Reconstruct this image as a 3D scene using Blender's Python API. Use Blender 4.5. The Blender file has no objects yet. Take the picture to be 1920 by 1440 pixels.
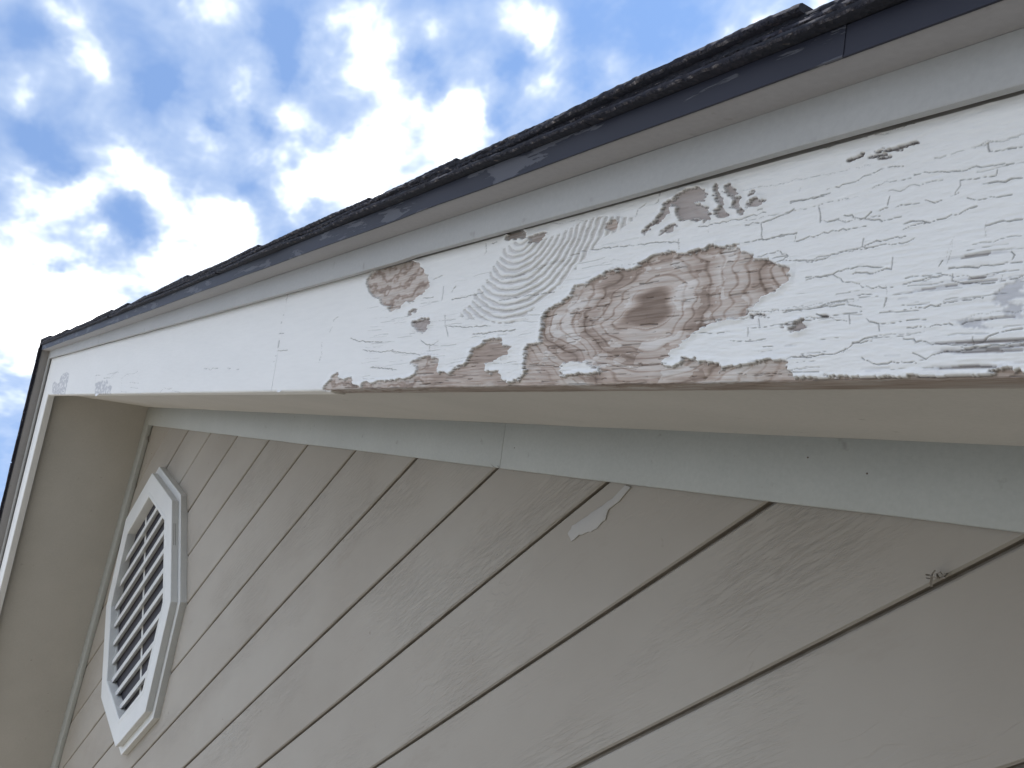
import bpy, bmesh, math, random
import numpy as np
from mathutils import Vector, Matrix

# all lengths below are in survey units; one survey unit is K metres
K = 0.6122
S = bpy.context.scene

# ------------------------------------------------------------------ camera
cam_d = bpy.data.cameras.new('camera')
cam = bpy.data.objects.new('camera', cam_d)
S.collection.objects.link(cam)
S.camera = cam
cam_d.lens = 31.4
cam_d.sensor_width = 36.0
cam_d.clip_start = 0.02
cam_d.clip_end = 3000
_R = Matrix(((0.53793, 0.563887, 0.626628), (0.819223, -0.174424, -0.546305), (-0.198756, 0.807222, -0.555777)))
cam.matrix_world = Matrix.Translation((2.41949, -0.62629, -1.72196)) @ _R.to_4x4()

# ------------------------------------------------------------------ sun, sky, exposure
SUN_AZ = math.radians(72)      # clockwise from +Y (behind the house, to the right)
SUN_EL = math.radians(60)
sun_dir = Vector((math.sin(SUN_AZ) * math.cos(SUN_EL), math.cos(SUN_AZ) * math.cos(SUN_EL), math.sin(SUN_EL)))
sl = bpy.data.lights.new('sun', 'SUN')
sl.energy = 4.8
sl.angle = math.radians(0.6)
sl.color = (1.0, 0.95, 0.88)
so = bpy.data.objects.new('sun', sl)
so.rotation_euler = sun_dir.to_track_quat('Z', 'Y').to_euler()
S.collection.objects.link(so)

S.view_settings.view_transform = 'Standard'
S.view_settings.look = 'None'
S.view_settings.gamma = 1
S.view_settings.use_curve_mapping = False
S.view_settings.exposure = EXPO = 0.36

PATCHES = [
 ('wood', [(3.5038, -0.0026), (3.5014, 0.0031), (3.5132, 0.0098), (3.5305, 0.0163), (3.533, 0.0241), (3.5536, 0.0281), (3.5549, 0.0181), (3.583, 0.0155), (3.6076, 0.0194), (3.6118, 0.0086), (3.6412, 0.0041), (3.6582, 0.0112), (3.6829, 0.0088), (3.7095, 0.0115), (3.7532, 0.0124), (3.7897, 0.0151), (3.8124, 0.019), (3.8118, 0.0306), (3.7916, 0.034), (3.7985, 0.0376), (3.8175, 0.0398), (3.8283, 0.0422), (3.8628, 0.039), (3.8684, 0.0325), (3.8707, 0.019), (3.8863, 0.0205), (3.9013, 0.0166), (3.9089, 0.0199), (3.9099, 0.0225), (3.9219, 0.0274), (3.9408, 0.0302), (3.945, 0.0386), (3.9463, 0.0453), (3.9548, 0.0492), (3.9668, 0.0511), (3.9774, 0.0572), (4.0068, 0.0561), (4.009, 0.0499), (4.033, 0.0447), (4.0253, 0.0419), (4.0212, 0.0357), (3.9821, 0.0281), (3.9799, 0.0191), (3.9972, 0.0163), (4.0115, 0.0176), (4.0191, 0.0102), (4.0333, 0.0045), (4.0506, 0.0066), (4.0574, 0.0119), (4.069, 0.0185), (4.0595, 0.0195), (4.0608, 0.0311), (4.0597, 0.0343), (4.0619, 0.0454), (4.0867, 0.0464), (4.0834, 0.061), (4.0837, 0.0794), (4.0937, 0.0823), (4.1077, 0.0866), (4.1291, 0.0945), (4.1315, 0.1032), (4.1467, 0.1033), (4.1569, 0.1066), (4.1736, 0.109), (4.179, 0.1144), (4.1898, 0.1114), (4.2044, 0.113), (4.2193, 0.1112), (4.228, 0.115), (4.2393, 0.1168), (4.2432, 0.1203), (4.2586, 0.1214), (4.272, 0.1196), (4.2832, 0.1157), (4.2935, 0.1159), (4.3051, 0.1188), (4.3208, 0.1188), (4.3309, 0.1151), (4.3457, 0.1152), (4.3492, 0.1097), (4.3595, 0.1068), (4.3674, 0.1001), (4.3777, 0.1002), (4.3875, 0.0954), (4.3889, 0.0912), (4.3972, 0.0901), (4.4023, 0.0821), (4.4019, 0.0788), (4.3942, 0.0763), (4.389, 0.0721), (4.3834, 0.0706), (4.3769, 0.0685), (4.3708, 0.0635), (4.3641, 0.062), (4.365, 0.0557), (4.3547, 0.053), (4.3436, 0.0552), (4.3373, 0.0536), (4.3235, 0.0517), (4.3144, 0.0479), (4.305, 0.0448), (4.3007, 0.0398), (4.2942, 0.0365), (4.293, 0.0313), (4.2807, 0.0303), (4.2806, 0.0243), (4.2717, 0.0208), (4.2768, 0.0161), (4.2895, 0.015), (4.2955, 0.0163), (4.2985, 0.0229), (4.3043, 0.0241), (4.3128, 0.0209), (4.323, 0.0177), (4.339, 0.0179), (4.3428, 0.0114), (4.3533, 0.014), (4.3723, 0.0161), (4.3839, 0.0178), (4.4082, 0.0183), (4.4079, 0.0105), (4.4142, 0.0077), (4.4162, 0.0045), (4.4315, 0.0029), (4.4484, 0.0045), (4.4256, 0.0035), (4.4445, 0.0041), (4.4628, 0.0025), (4.4781, 0.0029), (4.4891, 0.0044), (4.5036, 0.0025), (4.5139, 0.0028), (4.5275, 0.001), (4.5402, 0.0018), (4.5526, 0.0021), (4.5614, 0.0042), (4.5701, 0.0055), (4.5806, 0.0067), (4.5818, -0.0094)]),
 ('paint', [(4.1254, 0.0194), (4.1302, 0.0237), (4.155, 0.0246), (4.1686, 0.0233), (4.1759, 0.0198), (4.188, 0.0177), (4.1892, 0.0114), (4.1685, 0.0112), (4.1575, 0.0126), (4.1468, 0.0116), (4.1359, 0.0105), (4.1272, 0.0115)]),
 ('wood', [(3.6092, 0.1708), (3.6171, 0.1764), (3.6356, 0.1796), (3.6545, 0.1806), (3.6729, 0.1815), (3.6999, 0.1823), (3.7395, 0.1813), (3.773, 0.174), (3.7914, 0.1599), (3.8035, 0.1527), (3.808, 0.1445), (3.8137, 0.141), (3.8151, 0.1342), (3.8077, 0.1331), (3.7977, 0.1273), (3.7822, 0.1259), (3.7757, 0.1207), (3.7619, 0.119), (3.7483, 0.1222), (3.7375, 0.1162), (3.7296, 0.1138), (3.7063, 0.1111), (3.698, 0.1195), (3.6738, 0.1258), (3.6666, 0.1327), (3.6425, 0.1403), (3.6218, 0.1498), (3.6107, 0.1597)]),
 ('grey', [(3.7794, 0.0903), (3.7934, 0.0906), (3.8045, 0.0933), (3.829, 0.0928), (3.83, 0.0858), (3.824, 0.0806), (3.8165, 0.0735), (3.8017, 0.0773), (3.7902, 0.0818)]),
 ('grey', [(3.7654, 0.102), (3.7658, 0.1069), (3.7799, 0.1077), (3.7907, 0.1054), (3.7767, 0.105), (3.7717, 0.1015)]),
 ('knot', [(3.988, 0.1734), (3.9906, 0.1806), (3.9984, 0.1844), (4.0068, 0.1852), (4.0163, 0.1815), (4.0258, 0.1767), (4.0326, 0.1716), (4.0366, 0.1661), (4.043, 0.1619), (4.0512, 0.1615), (4.0614, 0.1632), (4.0683, 0.1669), (4.0663, 0.1704), (4.0489, 0.1715), (4.0354, 0.1711), (4.0332, 0.1691), (4.0102, 0.1714), (3.9985, 0.1721)]),
 ('ring', [(3.986, 0.1636), (3.9798, 0.1526), (3.9696, 0.1454), (3.9588, 0.1279), (3.9365, 0.1165), (3.9304, 0.1031), (3.9038, 0.0913), (3.9393, 0.0825), (3.9875, 0.0765), (4.0119, 0.0724), (4.0447, 0.0756), (4.0684, 0.0878), (4.113, 0.1064), (4.0465, 0.0823), (4.0823, 0.0925), (4.1165, 0.1129), (4.1461, 0.1325), (4.1623, 0.1461), (4.1917, 0.1537), (4.2101, 0.1608), (4.1997, 0.1643), (4.1678, 0.1715), (4.1324, 0.1722), (4.0963, 0.1652), (4.0663, 0.1623), (4.0188, 0.1694)]),
 ('grey', [(4.2635, 0.17), (4.2714, 0.1741), (4.2857, 0.1768), (4.2945, 0.1734), (4.3037, 0.1662), (4.3044, 0.1615), (4.2858, 0.1635), (4.2988, 0.1587), (4.3064, 0.155), (4.3099, 0.1453), (4.3034, 0.1426), (4.2927, 0.1459), (4.27, 0.1506), (4.2703, 0.1616), (4.2597, 0.1667), (4.2588, 0.1589), (4.2531, 0.1534), (4.2424, 0.1504), (4.2318, 0.1456), (4.2258, 0.1399), (4.2291, 0.1477), (4.2416, 0.1554), (4.2474, 0.1609), (4.2529, 0.168)]),
 ('grey', [(4.3104, 0.1741), (4.3157, 0.1715), (4.3186, 0.1648), (4.3231, 0.161), (4.3266, 0.1498), (4.3313, 0.1438), (4.3267, 0.1431), (4.3156, 0.1466), (4.316, 0.1503), (4.3217, 0.1507), (4.3176, 0.159), (4.3129, 0.1645)]),
 ('grey', [(4.3235, 0.1706), (4.3324, 0.1681), (4.3372, 0.1612), (4.3435, 0.1556), (4.3446, 0.1481), (4.349, 0.1429), (4.3474, 0.141), (4.3413, 0.1457), (4.3349, 0.1513), (4.3364, 0.154), (4.3314, 0.1623), (4.325, 0.1673)]),
 ('grey', [(4.3517, 0.1489), (4.3548, 0.1527), (4.3598, 0.1546), (4.3694, 0.1485), (4.3681, 0.1452), (4.3628, 0.1459), (4.3538, 0.1471)]),
 ('grey', [(4.3505, 0.1579), (4.3572, 0.1609), (4.3585, 0.1578), (4.3525, 0.156)]),
 ('grey', [(4.2488, 0.1397), (4.2568, 0.1448), (4.2697, 0.1459), (4.2704, 0.1418), (4.2598, 0.1403)]),
 ('wood', [(4.169, 0.1652), (4.1861, 0.1632), (4.1866, 0.1541), (4.172, 0.1565)]),
 ('primer', [(4.5598, 0.0515), (4.563, 0.0581), (4.5694, 0.0605), (4.5766, 0.0607), (4.5784, 0.0363), (4.5704, 0.0384), (4.567, 0.0447), (4.5624, 0.0467)]),
 ('primer', [(4.5378, 0.0385), (4.5479, 0.0401), (4.5638, 0.0382), (4.5528, 0.0359), (4.5607, 0.0315), (4.5438, 0.0326)]),
 ('grey', [(4.4, 0.0443), (4.4096, 0.0437), (4.4154, 0.0466), (4.4216, 0.0468), (4.423, 0.0415), (4.4148, 0.0394), (4.4101, 0.0397), (4.409, 0.0424)]),
 ('slot', [(4.3678, 0.0541), (4.3821, 0.0553), (4.3823, 0.0537), (4.3697, 0.0526)]),
 ('slot', [(4.4672, 0.1673), (4.4974, 0.1652), (4.4975, 0.1636), (4.4752, 0.1649)]),
 ('slot', [(4.4571, 0.1642), (4.4812, 0.1616), (4.4728, 0.1606)]),
 ('slot', [(4.4443, 0.1666), (4.4603, 0.1678), (4.4486, 0.1643)]),
 ('slot', [(4.433, 0.0483), (4.4417, 0.049), (4.4404, 0.0473), (4.4353, 0.0468)]),
 ('primer', [(0.0141, 0.0516), (0.0961, 0.0614), (0.2727, 0.0486), (0.3404, 0.0888), (0.4923, 0.099), (0.5939, 0.0901), (0.6014, 0.0511), (0.5983, 0.0285), (0.5927, -0.0005), (0.1357, -0.0013), (0.0612, 0.0114)]),
 ('primer', [(1.3172, 0.0384), (1.4177, 0.0459), (1.5445, 0.0469), (1.6587, 0.0232), (1.6571, -0.0042), (1.3569, -0.0066)]),
]
CRACKS = [
 [(4.3541, 0.1158), (4.3717, 0.1162), (4.3932, 0.1169), (4.4047, 0.1167)],
 [(4.3519, 0.1316), (4.3746, 0.1308), (4.3956, 0.1342), (4.3999, 0.1364)],
 [(4.3957, 0.1426), (4.4129, 0.1417), (4.4281, 0.1423), (4.4323, 0.1428)],
 [(4.4287, 0.1463), (4.4465, 0.1465), (4.4602, 0.1501), (4.4737, 0.1517), (4.4812, 0.1524), (4.4906, 0.1506)],
 [(4.4673, 0.1395), (4.4785, 0.1417), (4.4971, 0.1405)],
 [(4.4986, 0.1431), (4.5111, 0.1415), (4.5232, 0.1392), (4.5347, 0.1383), (4.5505, 0.1381), (4.5605, 0.1366)],
 [(4.5621, 0.1363), (4.571, 0.1351)],
 [(4.5303, 0.1236), (4.5324, 0.1281), (4.5329, 0.1313), (4.5465, 0.1301), (4.5551, 0.1291), (4.5563, 0.1336)],
 [(4.4871, 0.122), (4.5007, 0.1216), (4.5094, 0.1226), (4.5165, 0.12), (4.5247, 0.1222), (4.532, 0.1232)],
 [(4.5469, 0.1263), (4.5607, 0.125), (4.5718, 0.1248)],
 [(4.5493, 0.1529), (4.5498, 0.1475), (4.5702, 0.145)],
 [(4.4032, 0.1105), (4.4048, 0.1161)],
 [(4.4056, 0.1102), (4.4253, 0.1119), (4.4422, 0.1124), (4.4682, 0.1124)],
 [(4.4238, 0.133), (4.4259, 0.1213)],
 [(4.3698, 0.1296), (4.3717, 0.1162)],
 [(4.4328, 0.1211), (4.4492, 0.1229), (4.4638, 0.1176), (4.4692, 0.1212), (4.4823, 0.1229)],
 [(4.4638, 0.1176), (4.4777, 0.1135), (4.4924, 0.1141)],
 [(4.4641, 0.097), (4.4716, 0.0994), (4.4866, 0.0995), (4.4975, 0.0999)],
 [(4.4634, 0.1033), (4.4641, 0.097)],
 [(4.3935, 0.0963), (4.4121, 0.0943), (4.4299, 0.0916), (4.4348, 0.0946), (4.4441, 0.0956), (4.4562, 0.0963), (4.4739, 0.095)],
 [(4.4816, 0.1305), (4.4809, 0.1244)],
 [(4.3576, 0.0918), (4.3724, 0.0931), (4.389, 0.0949), (4.4001, 0.0993), (4.3877, 0.1049)],
 [(4.4195, 0.0788), (4.4357, 0.0788), (4.4498, 0.0817), (4.4657, 0.082), (4.483, 0.0803)],
 [(4.442, 0.0781), (4.4549, 0.0721), (4.4751, 0.0661), (4.492, 0.0647)],
 [(4.4583, 0.078), (4.4759, 0.0769), (4.4887, 0.0784), (4.4889, 0.0856)],
 [(4.4973, 0.0659), (4.5111, 0.0677), (4.5212, 0.069), (4.5295, 0.0689)],
 [(4.5331, 0.0733), (4.5335, 0.0636), (4.5437, 0.0612), (4.5568, 0.0611), (4.5657, 0.0617), (4.5764, 0.0627)],
 [(4.5291, 0.073), (4.5483, 0.0718), (4.5663, 0.0723), (4.5758, 0.0714)],
 [(4.5508, 0.0977), (4.5628, 0.0984), (4.5737, 0.0984)],
 [(4.4952, 0.105), (4.5074, 0.1065), (4.5109, 0.1062)],
 [(4.4929, 0.1092), (4.5037, 0.1091), (4.5143, 0.1065), (4.5244, 0.1073), (4.5372, 0.11), (4.5449, 0.1118)],
 [(4.5372, 0.1194), (4.5437, 0.1169), (4.5524, 0.1156), (4.5599, 0.1162), (4.5666, 0.1153)],
 [(4.432, 0.0562), (4.4484, 0.0584), (4.468, 0.0611), (4.4756, 0.0612)],
 [(4.4013, 0.055), (4.4235, 0.056), (4.4569, 0.055), (4.4727, 0.0528)],
 [(4.3694, 0.0437), (4.3933, 0.0451), (4.4202, 0.047), (4.4394, 0.0474)],
 [(4.4149, 0.0194), (4.4344, 0.0192), (4.4508, 0.0199), (4.4605, 0.023), (4.4696, 0.0286), (4.4861, 0.0329)],
 [(4.4568, 0.0209), (4.4639, 0.0272), (4.4792, 0.0281)],
 [(4.5077, 0.049), (4.523, 0.0493), (4.5422, 0.0516), (4.5546, 0.0512)],
 [(4.5039, 0.0351), (4.5209, 0.0357), (4.5404, 0.036), (4.5631, 0.0382)],
 [(4.5027, 0.0286), (4.522, 0.0243), (4.5369, 0.022), (4.5539, 0.0227), (4.5596, 0.0262)],
 [(4.5418, 0.0194), (4.5601, 0.0209), (4.5794, 0.0222)],
 [(4.549, 0.0268), (4.5508, 0.0229), (4.5654, 0.0282), (4.5788, 0.0304)],
 [(4.5107, 0.0183), (4.5195, 0.0147), (4.5291, 0.0184), (4.5419, 0.0186)],
 [(4.4729, 0.0164), (4.4846, 0.0118), (4.5025, 0.0134), (4.5131, 0.0117)],
 [(4.4596, 0.0486), (4.4604, 0.0414)],
 [(4.4864, 0.0567), (4.486, 0.0516)],
 [(4.5239, 0.0761), (4.5252, 0.0792)],
 [(4.3782, 0.051), (4.379, 0.0451)],
 [(4.368, 0.0537), (4.3878, 0.0513)],
 [(4.4737, 0.044), (4.4826, 0.0399), (4.4841, 0.0347)],
 [(4.5691, 0.0735), (4.5718, 0.0762), (4.5687, 0.0789)],
 [(4.1113, 0.1372), (4.1448, 0.1389), (4.1745, 0.1374), (4.2101, 0.1348), (4.2456, 0.1321), (4.2703, 0.1292), (4.277, 0.1275)],
 [(4.2764, 0.1315), (4.2781, 0.1211)],
 [(4.2935, 0.1159), (4.3054, 0.1173), (4.3208, 0.1188)],
 [(4.2981, 0.1381), (4.3275, 0.1378), (4.3515, 0.1381), (4.3724, 0.1387)],
 [(4.2144, 0.1634), (4.2156, 0.1699), (4.2268, 0.1737)],
 [(4.2436, 0.1828), (4.2439, 0.1746), (4.2389, 0.1706)],
 [(4.3634, 0.1418), (4.3685, 0.1423)],
 [(4.3953, 0.1422), (4.4113, 0.142), (4.4295, 0.1425)],
 [(4.3703, 0.1292), (4.3717, 0.1163), (4.3823, 0.1161), (4.405, 0.1167)],
 [(4.403, 0.0948), (4.4267, 0.0913), (4.4379, 0.0941)],
 [(4.3705, 0.1025), (4.3864, 0.1038)],
 [(4.3845, 0.0993), (4.3992, 0.0993)],
 [(4.419, 0.0796), (4.4386, 0.078)],
 [(4.301, 0.0443), (4.317, 0.0433), (4.3344, 0.042), (4.349, 0.0428)],
 [(4.3683, 0.0444), (4.3684, 0.0375)],
 [(4.4082, 0.0183), (4.4295, 0.0194), (4.4454, 0.0201)],
 [(4.4033, 0.0554), (4.4251, 0.0549), (4.4421, 0.0586)],
 [(4.4316, 0.0505), (4.4407, 0.0479)],
 [(3.4923, 0.0953), (3.5003, 0.104), (3.5014, 0.1155), (3.5176, 0.1178)],
 [(3.4656, 0.0453), (3.4718, 0.0591), (3.464, 0.0805)],
 [(3.5763, 0.0802), (3.6098, 0.0741), (3.6458, 0.0711), (3.6941, 0.0682)],
 [(3.9427, 0.1767), (3.9472, 0.1656), (3.9421, 0.161)],
 [(3.9683, 0.1738), (3.9574, 0.1745)],
 [(3.8803, 0.113), (3.908, 0.1122), (3.9308, 0.1135), (3.9561, 0.1145)],
 [(3.8775, 0.1223), (3.8857, 0.1305)],
 [(3.8551, 0.1135), (3.8532, 0.1321)],
 [(3.868, 0.0941), (3.8742, 0.0791), (3.8834, 0.066)],
 [(3.9443, 0.0642), (3.9756, 0.064), (4.014, 0.0641), (4.0337, 0.0645)],
 [(3.9808, 0.1255), (4.0099, 0.1264), (4.0457, 0.1279), (4.105, 0.1376)],
 [(3.9931, 0.1009), (4.0384, 0.1016), (4.0985, 0.1004)],
 [(3.8116, 0.0644), (3.8272, 0.058), (3.8466, 0.0561), (3.8598, 0.0609)],
 [(3.7308, 0.0528), (3.7703, 0.0492), (3.8078, 0.0458), (3.8199, 0.0443)],
 [(3.8387, 0.0574), (3.8413, 0.049)],
 [(3.6305, 0.0592), (3.6994, 0.0531), (3.7345, 0.0546)],
 [(3.6695, 0.0327), (3.7122, 0.0295), (3.7527, 0.0265)],
 [(3.8797, 0.0787), (3.9254, 0.074), (3.9734, 0.0725)],
 [(3.8033, 0.122), (3.8307, 0.1204)],
 [(3.823, 0.1457), (3.8486, 0.1475)],
 [(3.2507, 0.1732), (3.2537, 0.1503), (3.2443, 0.1198), (3.2461, 0.1078), (3.2708, 0.1064)],
 [(3.2493, 0.1012), (3.2502, 0.0744), (3.2418, 0.0551)],
 [(3.2502, 0.0744), (3.306, 0.0734)],
 [(2.7649, 0.0541), (2.8029, 0.0531), (2.8241, 0.0485), (2.8392, 0.0532), (2.8812, 0.0514)],
 [(2.9544, 0.0501), (2.9767, 0.0485)],
 [(3.015, 0.0453), (3.0444, 0.0468)],
 [(1.3127, 0.0411), (1.2844, 0.0666), (1.3941, 0.0672)],
 [(1.4673, 0.0551), (1.6095, 0.0552), (1.6735, 0.0716), (1.7266, 0.0704)],
 [(1.3774, -0.0096), (1.2974, 0.0688), (1.3595, 0.0688)],
 [(1.4744, 0.0537), (1.6307, 0.0511), (1.6966, 0.0717)],
 [(1.8017, 0.0481), (1.8691, 0.0599), (1.9924, 0.0598), (2.0335, 0.0663)],
 [(1.5235, 0.0671), (1.6993, 0.0689)],
 [(1.8068, 0.0428), (1.8287, 0.006), (1.922, 0.003)],
 [(1.944, 0.0331), (2.0776, 0.0289)],
 [(2.3689, 0.0012), (2.4068, 0.0119), (2.4624, 0.0093), (2.4957, 0.0112)],
 [(2.5003, 0.0049), (2.5863, 0.0004)],
 [(1.9579, 0.0179), (2.079, 0.0144)],
]
CLOUDS = [
 (-0.5627,0.0548,0.8248,0.0281,0.8),
 (-0.5806,0.0806,0.8102,0.0290,0.5),
 (-0.6226,0.0266,0.7821,0.0257,0.9),
 (-0.6297,0.1262,0.7665,0.0304,1),
 (-0.6168,0.1026,0.7804,0.0173,0.7),
 (-0.6448,0.1615,0.7471,0.0313,0.7),
 (-0.6769,0.0706,0.7327,0.0344,1),
 (-0.6790,0.1051,0.7266,0.0252,0.8),
 (-0.4991,0.1851,0.8465,0.0378,1),
 (-0.6097,0.2097,0.7643,0.0266,0.5),
 (-0.5462,0.2276,0.8062,0.0264,0.9),
 (-0.5441,0.2775,0.7918,0.0326,0.7),
 (-0.5854,0.2575,0.7688,0.0217,0.4),
 (-0.4453,0.3210,0.8359,0.0426,0.8),
 (-0.4825,0.3241,0.8137,0.0270,0.5),
 (-0.4526,0.2895,0.8434,0.0262,0.6),
 (-0.5162,0.3608,0.7767,0.0307,0.9),
 (-0.5427,0.3471,0.7649,0.0280,0.6),
 (-0.4746,0.4253,0.7707,0.0480,1.2),
 (-0.3565,0.4586,0.8140,0.0402,1),
 (-0.4009,0.4922,0.7727,0.0333,0.8),
 (-0.5653,0.3674,0.7385,0.0572,1.2),
 (-0.6113,0.3008,0.7320,0.0336,1),
 (-0.5848,0.3092,0.7500,0.0279,0.8),
 (-0.6941,0.1977,0.6922,0.0595,1.1),
 (-0.6615,0.2428,0.7096,0.0385,1),
 (-0.7475,0.0712,0.6604,0.0597,1.2),
 (-0.7765,0.1135,0.6198,0.0718,1.2),
 (-0.3466,0.5491,0.7605,0.0218,0.8),
 (-0.2368,0.6087,0.7572,0.0154,0.6),
 (-0.2046,0.6330,0.7466,0.0251,0.7),
 (-0.4168,0.3795,0.8260,0.0215,0.6),
 (-0.5771,0.0311,0.8161,0.0231,-1.0),
 (-0.6471,0.0441,0.7611,0.0214,-1.0),
 (-0.6532,0.0643,0.7545,0.0194,-1.0),
 (-0.5697,0.1444,0.8091,0.0226,-1.0),
 (-0.5832,0.1432,0.7996,0.0177,-1.0),
 (-0.4920,0.2589,0.8312,0.0236,-1.0),
 (-0.4878,0.2435,0.8383,0.0207,-1.0),
 (-0.5120,0.2661,0.8167,0.0186,-1.0),
 (-0.5843,0.2071,0.7847,0.0147,-1.0),
 (-0.6788,0.1455,0.7198,0.0197,-1.0),
 (-0.6883,0.1535,0.7090,0.0156,-1.0),
 (-0.6279,0.2517,0.7365,0.0230,-1.0),
 (-0.4506,0.3642,0.8150,0.0162,-1.0),
 (-0.4637,0.3846,0.7982,0.0154,-1.0),
 (-0.4027,0.4509,0.7966,0.0219,-1.0),
 (-0.4221,0.4447,0.7900,0.0193,-1.0),
 (-0.4453,0.4642,0.7657,0.0157,-1.0),
 (-0.3303,0.5108,0.7937,0.0321,-1.0),
 (-0.2987,0.5528,0.7780,0.0372,-1.0),
 (-0.2790,0.5708,0.7722,0.0368,-1.0),
 (-0.3678,0.5242,0.7681,0.0176,-1.0),
 (-0.6572,0.0844,0.7489,0.0148,-1.0),
 (-0.7268,0.0980,0.6798,0.0140,-1.0),
 (-0.6044,0.3160,0.7314,0.0112,-1.0),
 (-0.5656,0.2508,0.7856,0.0134,-1.0),
]

def build_world():
    w = bpy.data.worlds.new('World')
    S.world = w
    w.use_nodes = True
    nt = w.node_tree
    N, L = nt.nodes, nt.links
    N.clear()
    out = N.new('ShaderNodeOutputWorld')
    bg = N.new('ShaderNodeBackground')
    STR = 0.12
    bg.inputs[1].default_value = STR
    L.new(bg.outputs[0], out.inputs[0])
    sky = N.new('ShaderNodeTexSky')
    sky.sky_type = 'NISHITA'
    sky.sun_disc = False
    sky.sun_elevation = SUN_EL
    sky.sun_rotation = SUN_AZ
    sky.air_density = 1.0
    sky.dust_density = 0.6
    sky.ozone_density = 2.0
    tc = N.new('ShaderNodeTexCoord')

    def math_(op, a, b=None, c=None, clamp=False):
        n = N.new('ShaderNodeMath')
        n.operation = op
        n.use_clamp = clamp
        for i, v in enumerate((a, b, c)):
            if v is None: continue
            if isinstance(v, (int, float)): n.inputs[i].default_value = v
            else: L.new(v, n.inputs[i])
        return n.outputs[0]

    sep = N.new('ShaderNodeSeparateXYZ')
    L.new(tc.outputs['Generated'], sep.inputs[0])
    zc = math_('MAXIMUM', sep.outputs[2], 0.06)
    px = math_('DIVIDE', sep.outputs[0], zc)
    py = math_('DIVIDE', sep.outputs[1], zc)
    cb = N.new('ShaderNodeCombineXYZ')
    L.new(px, cb.inputs[0]); L.new(py, cb.inputs[1])

    def noise(scale, detail, rough, vec, dist=0.0):
        n = N.new('ShaderNodeTexNoise')
        n.inputs['Scale'].default_value = scale
        n.inputs['Detail'].default_value = detail
        n.inputs['Roughness'].default_value = rough
        n.inputs['Distortion'].default_value = dist
        L.new(vec, n.inputs['Vector'])
        return n
    # warp direction a little so the cloud edges are ragged
    wn = noise(7.0, 5, 0.62, tc.outputs['Generated'])
    sub = N.new('ShaderNodeVectorMath'); sub.operation = 'SUBTRACT'
    L.new(wn.outputs['Color'], sub.inputs[0]); sub.inputs[1].default_value = (0.5, 0.5, 0.5)
    scl = N.new('ShaderNodeVectorMath'); scl.operation = 'SCALE'
    L.new(sub.outputs[0], scl.inputs[0]); scl.inputs['Scale'].default_value = 0.10
    addv = N.new('ShaderNodeVectorMath'); addv.operation = 'ADD'
    L.new(tc.outputs['Generated'], addv.inputs[0]); L.new(scl.outputs[0], addv.inputs[1])
    total = None
    for (x, y, z, r, wt) in CLOUDS:
        wt = wt * (0.95 if wt < 0 else 1.0)
        d = N.new('ShaderNodeVectorMath'); d.operation = 'DISTANCE'
        L.new(addv.outputs[0], d.inputs[0]); d.inputs[1].default_value = (x, y, z)
        q = math_('DIVIDE', d.outputs['Value'], r)
        q = math_('MULTIPLY', q, q)
        q = math_('MULTIPLY', q, -1.2)
        q = math_('EXPONENT', q)
        total = math_('MULTIPLY', q, wt) if total is None else math_('MULTIPLY_ADD', q, wt, total)
    n1 = noise(4.2, 5, 0.55, cb.outputs[0], 0.3)
    n2 = noise(14.0, 3, 0.6, cb.outputs[0], 0.2)
    # the part of the sky in view follows the clouds of the day; beyond it the same kind of cloud goes on
    a1 = math_('SUBTRACT', n1.outputs['Fac'], 0.5)
    a2 = math_('SUBTRACT', n2.outputs['Fac'], 0.5)
    d_in = math_('MULTIPLY_ADD', total, 0.66, 0.02)
    d_in = math_('MULTIPLY_ADD', a1, 0.9, d_in)
    d_in = math_('MULTIPLY_ADD', a2, 1.3, d_in)
    d_out = math_('MULTIPLY_ADD', a1, 3.6, 0.50)
    d_out = math_('MULTIPLY_ADD', a2, 0.9, d_out)
    dc = N.new('ShaderNodeVectorMath'); dc.operation = 'DISTANCE'
    L.new(tc.outputs['Generated'], dc.inputs[0]); dc.inputs[1].default_value = (-0.574, 0.231, 0.783)
    win = N.new('ShaderNodeMapRange'); win.interpolation_type = 'SMOOTHSTEP'
    L.new(dc.outputs['Value'], win.inputs[0]); win.inputs[1].default_value = 0.45; win.inputs[2].default_value = 0.75
    wm = N.new('ShaderNodeMix'); wm.data_type = 'FLOAT'
    L.new(win.outputs[0], wm.inputs[0]); L.new(d_in, wm.inputs[2]); L.new(d_out, wm.inputs[3])
    dens = wm.outputs[0]
    mr = N.new('ShaderNodeMapRange'); mr.interpolation_type = 'SMOOTHSTEP'
    L.new(dens, mr.inputs[0])
    mr.inputs[1].default_value = -0.55; mr.inputs[2].default_value = 1.05; mr.inputs[3].default_value = 0.22
    # near the horizon the veil of cloud closes up
    fac = mr.outputs[0]
    core = N.new('ShaderNodeMapRange'); core.interpolation_type = 'SMOOTHSTEP'
    L.new(dens, core.inputs[0]); core.inputs[1].default_value = 0.22; core.inputs[2].default_value = 1.50
    ccol = N.new('ShaderNodeMix'); ccol.data_type = 'RGBA'
    L.new(core.outputs[0], ccol.inputs['Factor'])
    ccol.inputs['A'].default_value = (0.60 / STR, 0.70 / STR, 0.86 / STR, 1)
    ccol.inputs['B'].default_value = (3.05 / STR, 3.0 / STR, 2.95 / STR, 1)
    mix = N.new('ShaderNodeMix'); mix.data_type = 'RGBA'
    L.new(fac, mix.inputs['Factor'])
    gain = N.new('ShaderNodeMix'); gain.data_type = 'RGBA'; gain.blend_type = 'MULTIPLY'
    gain.inputs['Factor'].default_value = 1
    L.new(sky.outputs[0], gain.inputs['A']); gain.inputs['B'].default_value = (0.90, 1.40, 1.80, 1)
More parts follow.
